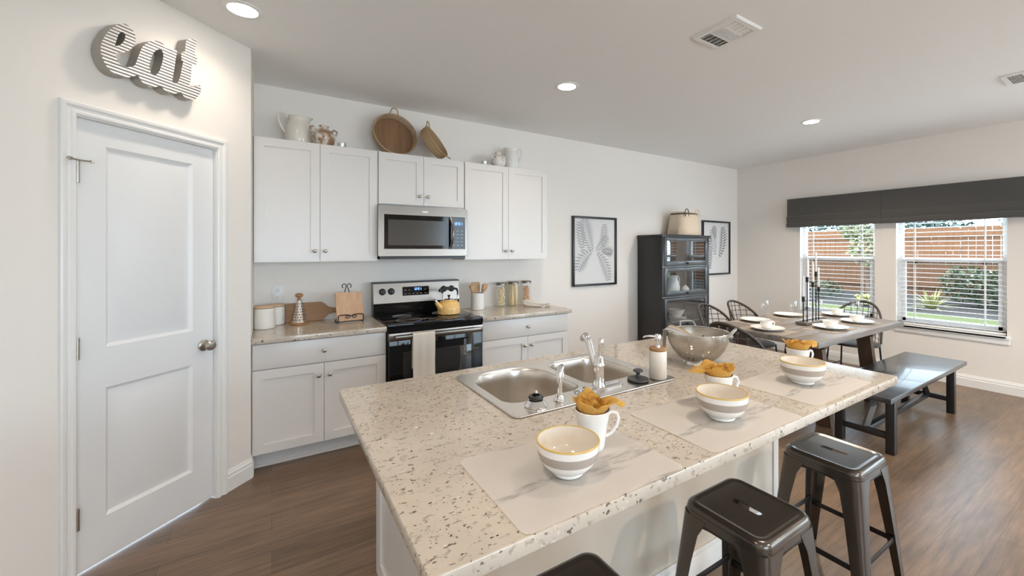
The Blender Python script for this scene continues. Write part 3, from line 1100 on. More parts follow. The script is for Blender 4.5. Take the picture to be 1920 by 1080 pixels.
def pasta_jar(x, y, r, h, fill, kind, lab):
    t = thing('pasta_jar', (x, y, CT), lab, 'jar', 'glass jars of pasta')
    obj('glass_body', MB().lathe([(0, .003), (r - .004, .003), (r - .001, .006), (r, .01), (r, h - .03), (r - .004, h - .026), (r - .004, h - .022)], 32), jar_glass, t)
    obj('lid', MB().lathe([(r + .001, h - .027), (r + .003, h - .025), (r + .003, h - .004), (r, h), (0, h)], 32), steel, t)
    m = MB()
    rr = r - .008
    if kind == 'spaghetti':
        for k in range(70):
            a = random.uniform(0, 2 * PI); q = rr * math.sqrt(random.random()); b = a + random.uniform(-.4, .4)
            m.tube([(q * math.cos(a), q * math.sin(a), .008), (q * math.cos(b), q * math.sin(b), fill + random.uniform(-.01, .008))], .0026, 5)
    else:
        z = .012
        while z < fill:
            for k in range(11):
                a = random.uniform(0, 2 * PI); q = (rr - .007) * math.sqrt(random.random())
                dz = Vector((random.uniform(-1, 1), random.uniform(-1, 1), random.uniform(-.6, .6))).normalized() * .006
                c = Vector((q * math.cos(a), q * math.sin(a), z + random.uniform(0, .008)))
                m.tube([c - dz, c, c + dz], [.0035, .0065, .0035], 6)
            z += .0095
    o = obj('pasta_fill', m, pasta_o if kind == 'shells' else pasta_y, t)
    o['kind'] = 'stuff'


pasta_jar(2.045, 4.0, .052, .255, .20, 'bow', 'tall glass jar of pale pasta pieces, leftmost of three pasta jars')
pasta_jar(2.193, 4.0, .055, .262, .235, 'spaghetti', 'tall glass jar of upright spaghetti, middle of three pasta jars')
pasta_jar(2.365, 4.015, .05, .262, .20, 'shells', 'tall glass jar of orange brown pasta, rightmost of three pasta jars')

# folded cream cloth with tied ends lying in front of the jars
t = thing('cream_cloth', (2.335, 3.815, CT), 'cream cotton cloth with tasselled ends lying in front of the right pasta jars', 'cloth', rot=(0, 0, -.25))
m = MB()
m.tube([(-.085, .035, .05), (-.06, .025, .045), (-.02, .012, .034), (.03, 0, .026), (.08, -.012, .02)], [.010, .024, .027, .022, .012], 12)
m.tube([(-.085, .015, .03), (-.05, -.012, .016), (.0, -.04, .012), (.05, -.062, .010)], [.014, .016, .013, .008], 10)
obj('folded_cloth', m, linen, t)
m = MB()
for k in range(7):
    a = -.9 + k * .32
    m.tube([(.08, -.012, .02), (.10 + .012 * math.cos(a), -.012 + .02 * math.sin(a), .018), (.115 + .03 * math.cos(a), -.012 + .05 * math.sin(a), .008 + .018 * (k % 2))], [.005, .0045, .003], 6)
obj('tassels', m, linen, t)
t.scale = (1.25, 1.25, 1.1)

# ------------------------------------------------------------------ on top of the wall cabinets
TZ = 2.3565


def pitcher(x, y, r, h, rot, lab, m_, spout=True):
    t = thing('pitcher', (x, y, TZ), lab, 'pitcher', 'white ceramic pitchers above the cabinets', rot=(0, 0, rot))
    m = MB().lathe([(0, 0), (r * .92, 0), (r * .97, .006), (r * 1.0, h * .3), (r * .98, h * .6), (r * .86, h * .78), (r * .74, h * .87), (r * .76, h * .94), (r * .84, h),
                    (r * .80, h), (r * .72, h * .93), (r * .70, h * .87), (r * .9, h * .6), (r * .9, .02), (0, .015)], 40)
    for q in m.bm.verts:
        if q.co.z > h * .85 and q.co.x < -r * .4:
            k = (q.co.z / h - .85) / .15 * max(0, (-q.co.x / (r * .84) - .4) / .6)
            q.co.x -= .022 * k
            q.co.z += .010 * k
    obj('pitcher_body', m, m_, t)
    obj('handle', MB().tube([(r * .78, 0, h * .93), (r * 1.05, 0, h * 1.03), (r * 1.32, 0, h * 1.05), (r * 1.5, 0, h * .95), (r * 1.48, 0, h * .78), (r * 1.25, 0, h * .55), (r * 1.0, 0, h * .42)], [.008, .009, .009, .009, .009, .009, .008], 10), m_, t)
    return t


pitcher(.185, 3.965, .100, .236, PI + .3, 'large white ceramic pitcher, leftmost on top of the wall cabinets', cream)
pitcher(2.14, 3.95, .078, .232, -.2, 'white ceramic pitcher, rightmost on top of the wall cabinets', ceramic)


def jug(x, y, s, lab, worn=worn):
    t = thing('jug', (x, y, TZ), lab, 'jug', 'distressed two-handled jugs above the cabinets', rot=(0, 0, .3))
    m = MB().lathe([(0, 0), (.05 * s, 0), (.075 * s, .03 * s), (.085 * s, .07 * s), (.072 * s, .115 * s), (.04 * s, .138 * s), (.03 * s, .15 * s), (.038 * s, .168 * s), (.034 * s, .168 * s), (.025 * s, .15 * s), (.02 * s, .13 * s), (0, .12 * s)], 32)
    obj('jug_body', m, worn, t)
    for q in (-1, 1):
        obj('handle', MB().tube([(q * .055 * s, 0, .128 * s), (q * .085 * s, 0, .152 * s), (q * .105 * s, 0, .14 * s), (q * .1 * s, 0, .115 * s), (q * .076 * s, 0, .1 * s)], .007 * s, 8), worn, t)


jug(.356, 3.855, 1.0, 'brown and white distressed jug beside the large left pitcher above the cabinets')
jug(1.945, 3.87, .92, 'distressed white jug beside the right pitcher above the cabinets', worn_w)


def tealight(x, y, lab):
    t = thing('glass_votive', (x, y, TZ), lab, 'votive', 'small glass votives above the cabinets')
    obj('glass_cup', MB().lathe([(0, .002), (.026, .002), (.034, .03), (.036, .062), (.034, .062), (.031, .03), (.024, .008), (0, .008)], 24), thin_glass, t)


tealight(.492, 3.89, 'tiny clear glass votive right of the brown distressed jug above the cabinets')
tealight(1.80, 3.89, 'tiny clear glass votive left of the right distressed jug above the cabinets')


def tray(loc, R, dep, rot, lab, woven):
    t = thing('round_tray', loc, lab, 'tray', 'round rattan trays above the cabinets', rot=rot)
    # axis z of the tray points out of its opening
    obj('tray_base', MB().lathe([(0, 0), (R - .004, 0), (R - .002, .004), (R - .004, .008), (0, .008)], 56), traywood if not woven else sealm, t)
    m = MB()
    if woven:
        m.lathe([(R - .004, .0), (R + .006, .012), (R + .010, dep), (R + .004, dep), (R, .012), (R - .006, .006)], 56)
    for k in range(3):
        z = dep * (.25 + .37 * k)
        m.tube([((R + .002 + .008 * k / 2) * math.cos(a), (R + .002 + .008 * k / 2) * math.sin(a), z) for a in [2 * PI * i / 56 for i in range(56)]], .0065 if k == 2 else .0055, 7, closed=True)
    if not woven:
        for i in range(64):
            a = 2 * PI * i / 64
            for s in (-1, 1):
                b = a + s * .05
                m.tube([((R - .002) * math.cos(a), (R - .002) * math.sin(a), .004), ((R + .009) * math.cos(b), (R + .009) * math.sin(b), dep)], .0024, 5)
    obj('tray_rim', m, sealm, t)
    for q in (0, PI):
        pts = []
        for k in range(11):
            u = -1 + .2 * k
            a = q + PI / 2 + u * .20
            up = .055 * (1 - u ** 4)
            pts.append(((R + .01) * math.cos(a) + up * math.cos(q + PI / 2) * .85, (R + .01) * math.sin(a) + up * math.sin(q + PI / 2) * .85, dep + up * .45))
        obj('handle', MB().tube(pts, .0055, 8), sealm, t)


tray((.935, 3.985, TZ + .196), .185, .058, (1.34, 0, .12), 'large round rattan tray with slatted wood base leaning on the wall above the microwave', False)
tray((1.250, 3.90, TZ + .142), .150, .072, (1.02, 0, .86), 'smaller woven round tray leaning against the large tray above the microwave', True)

# ------------------------------------------------------------------ island
IX0, IX1, IY0, IY1 = .240, 2.490, .750, 1.992
t = thing('kitchen_island', (1.37, 1.6, 0), 'white panelled kitchen island cabinet under the large granite top', 'island')
bx0, bx1, by0, by1 = .385 - 1.37, 2.36 - 1.37, 1.25 - 1.6, 1.955 - 1.6
m = MB().box(bx0 + .012, bx1 - .012, by0 + .012, by0 + .03, 0, .876).box(bx0 + .012, bx0 + .03, by0 + .02, by1, 0, .876).box(bx1 - .03, bx1 - .012, by0 + .02, by1, 0, .876)
m.box(bx0 + .012, bx1 - .012, by1 - .02, by1, .11, .876)
obj('cabinet_body', m, isl_m, t)
m = MB().box(bx0 + .02, bx1 - .02, by0, by0 + .013, 0, .876)
obj('back_panel', m, isl_m, t)
EP = Matrix.Rotation(-PI / 2, 4, 'Z')
m = MB(Matrix.Translation((bx0 + .0, 0, 0)) @ EP)
shaker(m, -(by1), -(by0), .10, .872, 0, .014, .075, .008)
obj('end_panel', m, cab_m, t, ang=25)
for q in (bx0, bx1 - .05):
    obj('corner_post', MB().box(q, q + .05, by0 - .006, by0 + .02, 0, .876, .002), cab_m, t)
m = MB().box(bx0 + .05, bx1 - .05, by0 - .014, by0, 0, .1, .004).box(bx0 + .05, bx1 - .05, by0 - .009, by0, .1, .122, .003)
obj('base_moulding', m, trim_m, t)
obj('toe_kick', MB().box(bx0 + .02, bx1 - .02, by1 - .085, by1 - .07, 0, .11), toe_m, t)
for k in range(4):
    w_ = (bx1 - bx0 - .03) / 4
    xa = bx0 + .015 + k * w_
    mm_ = MB(Matrix.Translation((2 * xa + w_, 0, 0)) @ Matrix.Rotation(PI, 4, 'Z') @ Matrix.Translation((0, 0, 0)))
    dd = obj('door', shaker(mm_, xa + .003, xa + w_ - .003, .12, .866, -by1 - .02), cab_m, t, ang=25)

SX0, SX1, SY0, SY1 = .714, 1.574, 1.290, 1.885
hole = rrect(SX0 + .012, SX1 - .012, SY0 + .012, SY1 - .012, .03)
me = sheet([rrect(IX0 + .004, IX1 - .004, IY0 + .004, IY1 - .004, .012, 3), hole], .877, .914, .004)
me.transform(Matrix.Translation((-1.365, -1.37, -.877)))
obj('island_countertop', me, granite, None, loc=(1.365, 1.37, .877), label='large speckled granite island top with a sink cut into it', cat='countertop')

# sink: one stainless sheet with two bowls
sk = thing('kitchen_sink', (1.144, 1.5875, .914), 'double bowl stainless drop-in sink set in the island top', 'sink')
ox, oy = 1.144, 1.5875
bl = rrect(.752 - ox, 1.128 - ox, 1.415 - oy, 1.850 - oy, [.07, .15, .15, .07], 10)
br = rrect(1.168 - ox, 1.512 - ox, 1.430 - oy, 1.838 - oy, [.07, .09, .09, .07], 10)
me = sheet([rrect(SX0 - ox + .004, SX1 - ox - .004, SY0 - oy + .004, SY1 - oy - .004, .03), bl, br], .001, .0075, .0025)
obj('deck', me, sink_m, sk, ang=30)


def bowl_mesh(lp, depth):
    cx = sum(p[0] for p in lp) / len(lp)
    cy = sum(p[1] for p in lp) / len(lp)
    m = MB()
    loops = []
    for s, z in ((1.006, .0055), (.99, .003), (.975, -.006), (.96, -.05), (.945, -depth + .04), (.93, -depth + .018), (.89, -depth + .004), (.82, -depth), (.2, -depth - .006)):
        loops.append([(cx + (x - cx) * s, cy + (y - cy) * s, z) for x, y in lp])
    m.loft(loops, False, True)
    return m, (cx, cy)


for lp, dpt in ((bl, .20), (br, .19)):
    m, c = bowl_mesh(lp, dpt)
    b_ = obj('bowl', m, sink_m, sk, ang=50)
    obj('drain', MB().lathe([(0, .001), (.02, .001), (.022, .004), (.04, .005), (.043, .002), (.043, 0)], 28, (c[0], c[1], -dpt - .0055)), chrome, b_)

DZ = .9222
t = thing('faucet', (1.172, 1.378, DZ), 'chrome kitchen faucet with upright lever at the middle of the sink', 'faucet')
m = MB()
m.loft([[(x, y, z) for x, y in rrect(-.125 + o, .125 - o, -.03 + o, .03 - o, .028 - o, 6)] for o, z in ((0, 0), (0, .004), (.006, .010), (.014, .012))], True, True)
obj('base_plate', m, chrome, t)
obj('faucet_body', MB().lathe([(0, .010), (.028, .010), (.027, .02), (.024, .03), (.0235, .09), (.026, .094), (.026, .102), (.022, .112), (.019, .13), (.014, .14), (0, .143)], 32), chrome, t)
m = MB().tube([(-.004, .006, .075), (-.008, .024, .112), (-.010, .040, .15), (-.012, .055, .188), (-.013, .064, .204), (-.013, .076, .210), (-.013, .086, .203), (-.013, .091, .190)],
              [.014, .0145, .014, .015, .0165, .0175, .0175, .015], 16)
obj('spout', m, chrome, t)
m = MB().tube([(0, -.002, .125), (.002, -.006, .15), (.002, -.010, .18), (.001, -.013, .205), (.001, -.014, .215)], [.012, .0105, .012, .013, .008], 14)
obj('lever_handle', m, chrome, t)

t = thing('sink_sprayer', (.948, 1.352, DZ), 'chrome side sprayer standing left of the faucet', 'sprayer')
obj('base_ring', MB().lathe([(0, 0), (.024, 0), (.024, .004), (.019, .009), (.016, .022), (0, .022)], 24), chrome, t)
m = MB().tube([(0, 0, .02), (0, 0, .05), (0, .002, .085), (.004, .006, .108), (.013, .010, .124), (.024, .014, .128)], [.0115, .0105, .014, .015, .0145, .010], 14)
obj('spray_head', m, chrome, t)
obj('trigger', MB().tube([(.012, .004, .07), (.02, .008, .09), (.026, .010, .108)], [.003, .005, .004], 8), chrome, t)

t = thing('sink_strainer', (.838, 1.352, DZ), 'chrome basket strainer with black rubber ring left on the sink edge', 'strainer')
obj('basket', MB().lathe([(0, 0), (.043, 0), (.044, .006), (.036, .016), (.030, .024), (0, .025)], 32), chrome, t)
obj('rubber_ring', MB().lathe([(.016, .025), (.027, .026), (.029, .032), (.026, .040), (.016, .041)], 28), blackpl, t)
obj('post', MB().lathe([(.008, .025), (.006, .045), (.009, .05), (.007, .058), (0, .06)], 16), nickel, t)

t = thing('sink_stopper', (1.389, 1.362, DZ), 'black rubber sink stopper with knob, between faucet and soap dispenser', 'stopper')
obj('disc', MB().lathe([(0, 0), (.044, 0), (.049, .005), (.046, .011), (.03, .016), (.012, .018), (0, .018)], 32), glossgrey, t)
obj('knob', MB().lathe([(.010, .017), (.008, .032), (.012, .038), (.023, .042), (.02, .049), (.008, .054), (0, .055)], 20), glossgrey, t)

t = thing('soap_dispenser', (1.492, 1.338, DZ), 'white cylinder soap dispenser with wood collar and chrome pump', 'soap dispenser', rot=(0, 0, 2.56))
obj('bottle', MB().lathe([(0, 0), (.037, 0), (.040, .004), (.040, .124), (.037, .128), (0, .128)], 36), stone_c, t)
obj('collar', MB().lathe([(0, .128), (.038, .128), (.039, .131), (.039, .139), (.037, .142), (0, .142)], 36), acacia, t)
m = MB().lathe([(.013, .142), (.012, .152), (.006, .153), (.006, .168), (.014, .17), (.0155, .176), (.0155, .196), (.012, .202), (0, .203)], 24)
m.tube([(.01, 0, .192), (.04, 0, .194), (.062, 0, .191), (.068, 0, .186)], [.006, .005, .0045, .004], 10)
obj('pump', m, chrome, t)

# colander with a towel over its left side
CX, CY, CZ = 1.895, 1.425, .9145
fwd = Vector((CX, CY, 0)).normalized()
rgt = Vector((fwd.y, -fwd.x, 0))
t = thing('colander', (CX, CY, CZ), 'stainless steel colander standing right of the soap dispenser', 'colander')
NS = 120
prof = [(.058, .012)] + [(.058 + .097 * math.sin(PI / 2 * min(1, (k + .5) / 26)) ** .9, .014 + .150 * (k / 26) ** 1.35) for k in range(1, 27)]
prof = [(.0, .012)] + prof


def holes(i, k):
    if not (5 <= i <= 20):
        return False
    g = k % 15
    return g in (0, 4, 8) and (i - (g // 4)) % 3 != 2 and i % 2 == 0


m = MB().lathe(prof, NS, skip=holes)
bmesh.ops.solidify(m.bm, geom=list(m.bm.faces), thickness=-.0012)
obj('bowl', m, sink_m, t, ang=50)
m = MB().tube([(.155 * math.cos(a), .155 * math.sin(a), .166) for a in [2 * PI * k / 64 for k in range(64)]], .0035, 8, closed=True)
obj('rim', m, chrome, t)
obj('foot_ring', MB().lathe([(.062, .014), (.07, 0), (.073, 0), (.066, .016)], 48), sink_m, t)
for ang in (math.atan2(fwd.y, fwd.x) + .32, math.atan2(rgt.y, rgt.x) - .12):
    m = MB()
    c, s_ = math.cos(ang), math.sin(ang)
    pts = []
    for u, o, z in ((-.042, .153, .155), (-.042, .168, .172), (-.036, .182, .188), (-.018, .186, .192), (.018, .186, .192), (.036, .182, .188), (.042, .168, .172), (.042, .153, .155)):
        pts.append((c * o - s_ * u, s_ * o + c * u, z))
    m.tube(pts, .0045, 8)
    obj('handle', m, chrome, t)


def strip(path, side, wd, n=8, wob=0):
    """a cloth strip along a path, with a UV that runs across its width"""
    m = MB()
    uv = m.bm.loops.layers.uv.new('UVMap')
    side = Vector(side).normalized()
    rows = []
    for k, p in enumerate(path):
        w_ = wd[k] if isinstance(wd, (list, tuple)) else wd
        rows.append([(m.v(*(Vector(p) + side * w_ * (-.5 + i / n) + Vector((0, 0, wob * math.sin(i * 1.7 + k * .6))))), i / n) for i in range(n + 1)])
    for a, b in zip(rows, rows[1:]):
        for i in range(n):
            f = m.f([a[i][0], a[i + 1][0], b[i + 1][0], b[i][0]])
            for lp, u in zip(f.loops, (a[i][1], a[i + 1][1], b[i + 1][1], b[i][1])):
                lp[uv].uv = (u, 0)
    bmesh.ops.solidify(m.bm, geom=list(m.bm.faces), thickness=.003)
    return m


t = thing('striped_towel', (CX, CY, CZ), 'cream striped dish towel draped over the left rim of the colander', 'towel')
dr = (-rgt + fwd * .15).normalized()
sd_ = Vector((-dr.y, dr.x, 0))
path = [dr * r_ + Vector((0, 0, z)) for r_, z in ((.02, .135), (.06, .15), (.11, .168), (.145, .1755), (.157, .176), (.166, .168), (.172, .145), (.175, .10), (.178, .05), (.180, .008))]
o = obj('towel_cloth', strip(path, sd_, [.05, .10, .14, .15, .15, .13, .115, .10, .095, .095], 12, .0015), dish, t, ang=60)


# placemats, bowls, mugs and napkins
def placemat(name, x0, x1, y0, y1, z, m_, lab, cat, grp, rot=0, rag=0, wob=.0006, r=.012):
    cx, cy = (x0 + x1) / 2, (y0 + y1) / 2
    a, b = (x1 - x0) / 2, (y1 - y0) / 2
    m = MB()
    nx, ny = 28, 20
    V = []
    for j in range(ny + 1):
        row = []
        for i in range(nx + 1):
            x, y = -a + 2 * a * i / nx, -b + 2 * b * j / ny
            if rag and i in (0, nx):
                x += rag * random.uniform(-1, 1)
            if i in (0, nx) and j in (0, ny) and r:
                x *= 1 - r * .5 / a
                y *= 1 - r * .5 / b
            e = .0008 + wob * (1 + math.sin(x * 31 + cx * 7) * math.cos(y * 27 + cx * 5))
            row.append(m.v(x, y, e))
        V.append(row)
    for j in range(ny):
        for i in range(nx):
            m.f([V[j][i], V[j][i + 1], V[j + 1][i + 1], V[j + 1][i]])
    bmesh.ops.solidify(m.bm, geom=list(m.bm.faces), thickness=-.0022 if not rag else -.003)
    return obj(name, m, m_, None, loc=(cx, cy, z), rot=(0, 0, rot), label=lab, cat=cat, group=grp, ang=60)


G = 'marbled placemats on the island'
placemat('placemat', .440, .951, .752, 1.128, .9152, mat_m, 'white marbled placemat nearest the camera, under the yellow rimmed bowl', 'placemat', G)
placemat('placemat', 1.087, 1.597, .752, 1.115, .9152, mat_m, 'white marbled placemat in the middle of the three on the island', 'placemat', G, -.012)
placemat('placemat', 1.738, 2.268, .772, 1.118, .9152, mat_m, 'white marbled placemat farthest along the island, by the bench', 'placemat', G, .012)

PZ = .9185


def bowl(x, y, lab, s=1):
    t = thing('cereal_bowl', (x, y, PZ), lab, 'bowl', 'banded bowls on the island')
    out = [(0, 0), (.040, 0), (.042, .002), (.0415, .008), (.046, .011), (.060, .020), (.0715, .033), (.0765, .043), (.0815, .058), (.0835, .068), (.0845, .0855)]
    rim = [(.0845, .0855), (.084, .0885), (.0815, .0885)]
    ins = [(.0815, .0885), (.080, .068), (.073, .04), (.055, .018), (.03, .012), (0, .011)]
    ii = [0, 0, 0, 0, 0, 0, 0, 1, 1, 0]
    obj('bowl_body', MB().lathe([(r * s, z * s) for r, z in out + ins], 56, mis=ii + [0] + [2] * 5), [ceramic, taupe, cream], t)
    obj('painted_rim', MB().lathe([(r * s, z * s + .0004) for r, z in [(.0849, .0850), (.0852, .087), (.0842, .0893), (.0812, .0893), (.0808, .0875)]], 56), yellow_rim, t)


bowl(.664, .908, 'banded bowl with yellow rim on the placemat nearest the camera')
bowl(1.338, .905, 'banded bowl on the middle island placemat', 1.04)
bowl(1.999, .948, 'banded bowl on the farthest island placemat, by the bench', 1.08)


def mug(x, y, lab, ha):
    t = thing('mug', (x, y, .9150), lab, 'mug', 'white mugs holding mustard napkins', rot=(0, 0, ha))
    obj('mug_body', MB().lathe([(0, 0), (.033, 0), (.036, .004), (.0375, .02), (.043, .06), (.051, .105), (.0535, .116), (.0515, .118), (.049, .105), (.041, .06), (.034, .012), (0, .010)], 44), ceramic, t)
    obj('handle', MB().tube([(.047, 0, .098), (.060, 0, .106), (.076, 0, .101), (.082, 0, .085), (.076, 0, .062), (.060, 0, .042), (.041, 0, .032)], [.0055, .005, .005, .005, .005, .005, .0055], 10), ceramic, t)


def napkin(x, y, seed, lab, flap, fl):
    """a crumpled square of cloth pushed into a mug: puckered folds that rise over the rim and flop outward"""
    rnd = random.Random(seed)
    t = thing('cloth_napkin', (x, y, .9150), lab, 'napkin', 'mustard napkins in the mugs')
    m = MB()
    NA, NR = 120, 16
    ph = [rnd.uniform(0, 6.28) for _ in range(8)]
    rows = []
    for j in range(NR + 1):
        u = j / NR
        row = []
        for i in range(NA):
            a = 2 * PI * i / NA
            w1 = math.sin(3 * a + ph[0] + 1.3 * u) * .45 + math.sin(5 * a + ph[1] - 1.1 * u) * .4
            w2 = math.sin(11 * a + ph[2] + 2.5 * u) * .3 + math.sin(17 * a + ph[3] - 3 * u) * .16
            if u < .42:                                    # inside the mug and up to the rim
                q = u / .42
                r = .010 + .034 * q + .006 * w1 * q
                z = .075 + .042 * q
            else:                                          # ruffles above the rim
                q = (u - .42) / .58
                r = .044 + .016 * math.sin(PI * .5 * q) + (.013 * w1 + .007 * w2) * q
                z = .117 + .030 * math.sin(PI * .62 * q) + .016 * w1 * q + .009 * w2 * q
                c = max(0, math.cos(a - flap)) ** 5
                r += c * q * q * fl
                z -= c * q * q * fl * .45
            row.append(m.v(r * math.cos(a), r * math.sin(a), z))
        rows.append(row)
    for a_, b_ in zip(rows, rows[1:]):
        for i in range(NA):
            m.f([a_[i], a_[(i + 1) % NA], b_[(i + 1) % NA], b_[i]])
    # inner folds that fill the middle
    for k in range(3):
        a0 = ph[4] + k * 2.1
        c0 = Vector((.016 * math.cos(a0), .016 * math.sin(a0), 0))
        rr = []
        for j in range(9):
            u = j / 8
            rr.append([m.v(*(c0 + Vector(((.006 + .022 * u + .006 * u * math.sin(4 * b + ph[5 + k % 3])) * math.cos(b), (.006 + .022 * u + .006 * u * math.sin(4 * b + ph[5 + k % 3])) * math.sin(b),
                       .09 + .058 * u ** .8 + .008 * u * math.sin(3 * b + ph[k]))))) for b in [2 * PI * i / 48 for i in range(48)]])
        for a_, b_ in zip(rr, rr[1:]):
            for i in range(48):
                m.f([a_[i], a_[(i + 1) % 48], b_[(i + 1) % 48], b_[i]])
    bmesh.ops.solidify(m.bm, geom=list(m.bm.faces), thickness=.0016)
    obj('napkin_cloth', m, mustard, t, ang=80)


GR = math.atan2(-.5476, .8367)
for i, (x, y) in enumerate(((.812, .985), (1.450, .994), (2.160, 1.045))):
    wh = ('nearest the camera, behind the yellow rimmed bowl', 'in the middle, beside the colander', 'farthest along the island, by the dining table')[i]
    mug(x, y, 'white mug %s' % wh, GR + .15)
    napkin(x, y, 11 + i * 5, 'mustard cloth napkin in the mug %s' % wh, (GR, GR + PI - .3, GR)[i], (.035, .06, .03)[i])

# ------------------------------------------------------------------ metal stools
st0 = None
for i, (x, y, lab) in enumerate(((1.42, .862, 'gunmetal metal stool at the middle of the island, slot in its seat'),
                                 (2.155, .885, 'gunmetal metal stool at the far end of the island, by the bench'),
                                 (.672, .855, 'gunmetal metal stool nearest the camera, cut off by the picture edge'))):
    if st0 is None:
        st0 = thing('bar_stool', (x, y, 0), lab, 'stool', 'gunmetal stools along the island')
        a = .152
        m = MB()
        lps = []
        for o, z, r in ((.006, .548, .045), (.005, .575, .045), (.0035, .576, .045), (.003, .586, .045), (-.002, .594, .043), (-.010, .5985, .040), (-.018, .599, .036), (-.024, .5965, .032), (-.030, .5955, .028)):
            lps.append([(p[0], p[1], z) for p in rrect(-a - o, a + o, -a - o, a + o, r, 6)])
        m.loft(lps, False, False)
        b = a - .030
        slot = rrect(-.055, .055, -.013, .013, .0129, 6)
        slot = [(yy, xx) for xx, yy in slot][::-1]
        me = sheet([rrect(-b, b, -b, b, .028, 6), slot], .5925, .5955)
        m.bm.from_mesh(me)
        obj('seat', m, gun, st0, ang=50)
        # apron: arched sheet on each side between the legs
        for k in range(4):
            m = MB(Matrix.Rotation(k * PI / 2, 4, 'Z'))
            up, lo = [], []
            for q in range(13):
                u = -1 + 2 * q / 12
                zz = .552 - .012 - .05 * abs(u) ** 3.5
                up.append((u * .135, -.1565, .556))
                lo.append((u * .135, -.1565 - (.556 - zz) * .09, zz))
            va = [m.v(*p) for p in up]
            vb = [m.v(*p) for p in lo]
            for q in range(12):
                m.f([va[q], va[q + 1], vb[q + 1], vb[q]])
            bmesh.ops.solidify(m.bm, geom=list(m.bm.faces), thickness=.003)
            obj('apron', m, gun, st0)
        for k in range(4):
            m = MB(Matrix.Rotation(k * PI / 2, 4, 'Z'))
            loops = []
            for z, c, wv in ((.562, .1585, .105), (.50, .164, .078), (.40, .1725, .066), (.2, .19, .052), (.012, .206, .040)):
                r = min(.034, wv * .45)
                th = .004
                outer = [(c - wv, -c)] + [(c - r + r * math.cos(a_), -c + r + r * math.sin(a_)) for a_ in [-PI / 2 + PI / 2 * q / 6 for q in range(7)]] + [(c, -c + wv)]
                inner = [(c - th, -c + wv)] + [(c - r + (r - th) * math.cos(a_), -c + r + (r - th) * math.sin(a_)) for a_ in [PI / 2 * 0 - PI / 2 * q / 6 for q in range(7)]] + [(c - wv, -c + th)]
                loops.append([(p[0], p[1], z) for p in outer + inner])
            m.loft(loops)
            lg = obj('leg', m, gun, st0, ang=50)
            obj('rubber_foot', MB(Matrix.Rotation(k * PI / 2, 4, 'Z')).box(.166, .208, -.208, -.166, 0, .014, .004), blackpl, lg)
        for k in range(4):
            m = MB(Matrix.Rotation(k * PI / 2, 4, 'Z'))
            z, c = (.215, .184) if k % 2 else (.24, .182)
            m.box(-c + .01, c - .01, -c + .002, -c + .006, z - .012, z + .012, .0015)
            obj('stretcher', m, gun_d, st0)
    else:
        dup(st0, (x, y, 0), lab)

# ------------------------------------------------------------------ dining bench
t = thing('bench', (4.57, 1.37, 0), 'long black wooden bench in front of the dining table', 'bench')
bx, by = .93, .232
obj('bench_top', MB().box(-bx, bx, -by, by, .425, .462, .003), benchtop_m, t)
LX, LY = .72, .168
for sx_ in (-1, 1):
    for sy_ in (-1, 1):
        obj('leg', MB().box(sx_ * LX - .028, sx_ * LX + .028, sy_ * LY - .028, sy_ * LY + .028, 0, .426, .002), blackwood, t)
    obj('cross_rail', MB().box(sx_ * LX - .02, sx_ * LX + .02, -LY + .028, LY - .028, .105, .15, .002), blackwood, t)
    obj('diagonal_brace', MB().tube([(sx_ * (LX - .01), 0, .135), (sx_ * (LX - .30), 0, .426)], [.026, .026], 4), blackwood, t)
obj('long_stretcher', MB().box(-LX + .02, LX - .02, -.022, .022, .108, .146, .002), blackwood, t)

# ------------------------------------------------------------------ dining table
t = thing('dining_table', (4.58, 2.12, 0), 'long weathered wood dining table set for a meal by the windows', 'table')
TX, TY, TT = .92, .508, .772
m = MB()
for k in range(5):
    y0 = -TY + k * 2 * TY / 5
    m.box(-TX, TX, y0 + .0006, y0 + 2 * TY / 5 - .0006, TT - .05, TT, .0025)
obj('tabletop', m, tablewood, t)
for sx_ in (-.58, .42):
    for s_, y0, y1 in ((-1, -.33, -.41), (1, .33, .41)):
        m = MB()
        m.loft([[(sx_ - .035, y - .06, z), (sx_ + .035, y - .06, z), (sx_ + .035, y + .06, z), (sx_ - .035, y + .06, z)] for y, z in ((y1, 0), (y0, TT - .05))])
        obj('leg', m, legwood, t, ang=20)
    obj('cross_beam', MB().box(sx_ - .035, sx_ + .035, -.42, .42, TT - .115, TT - .05, .003), legwood, t)
obj('long_stretcher', MB().box(-.545, .385, -.03, .03, TT - .11, TT - .056, .003), legwood, t)

TZ2 = TT + .0006
SET = [(3.845, 2.13, PI / 2, 'left end of the table'), (4.20, 2.455, 0, 'far side of the table, left of its neighbour'), (4.85, 2.455, 0, 'far side of the table, beside the tall candles'),
       (4.400, 1.84, 0, 'bench side of the table, nearer the island'), (4.985, 1.84, 0, 'bench side of the table, nearer the windows'), (5.33, 2.165, PI / 2, 'window end of the table')]
for x, y, r_, wh in SET:
    placemat('woven_placemat', x - .215, x + .215, y - .15, y + .15, TZ2, fringe_m, 'oatmeal fringed placemat at the ' + wh, 'placemat', 'fringed placemats on the dining table', r_, .008, .0005, 0)
pl0 = None
for x, y, r_, wh in SET:
    lab = 'white dinner plate at the ' + wh
    if pl0 is None:
        pl0 = obj('dinner_plate', MB().lathe([(0, .001), (.075, .001), (.08, .0), (.086, .004), (.12, .012), (.142, .020), (.143, .023), (.139, .023), (.1, .012), (.08, .007), (0, .006)], 48), ceramic, None, loc=(x, y, TZ2 + .0055), label=lab, cat='plate', group='dinner plates on the dining table')
    else:
        dup(pl0, (x, y, TZ2 + .0055), lab)
cu0 = None
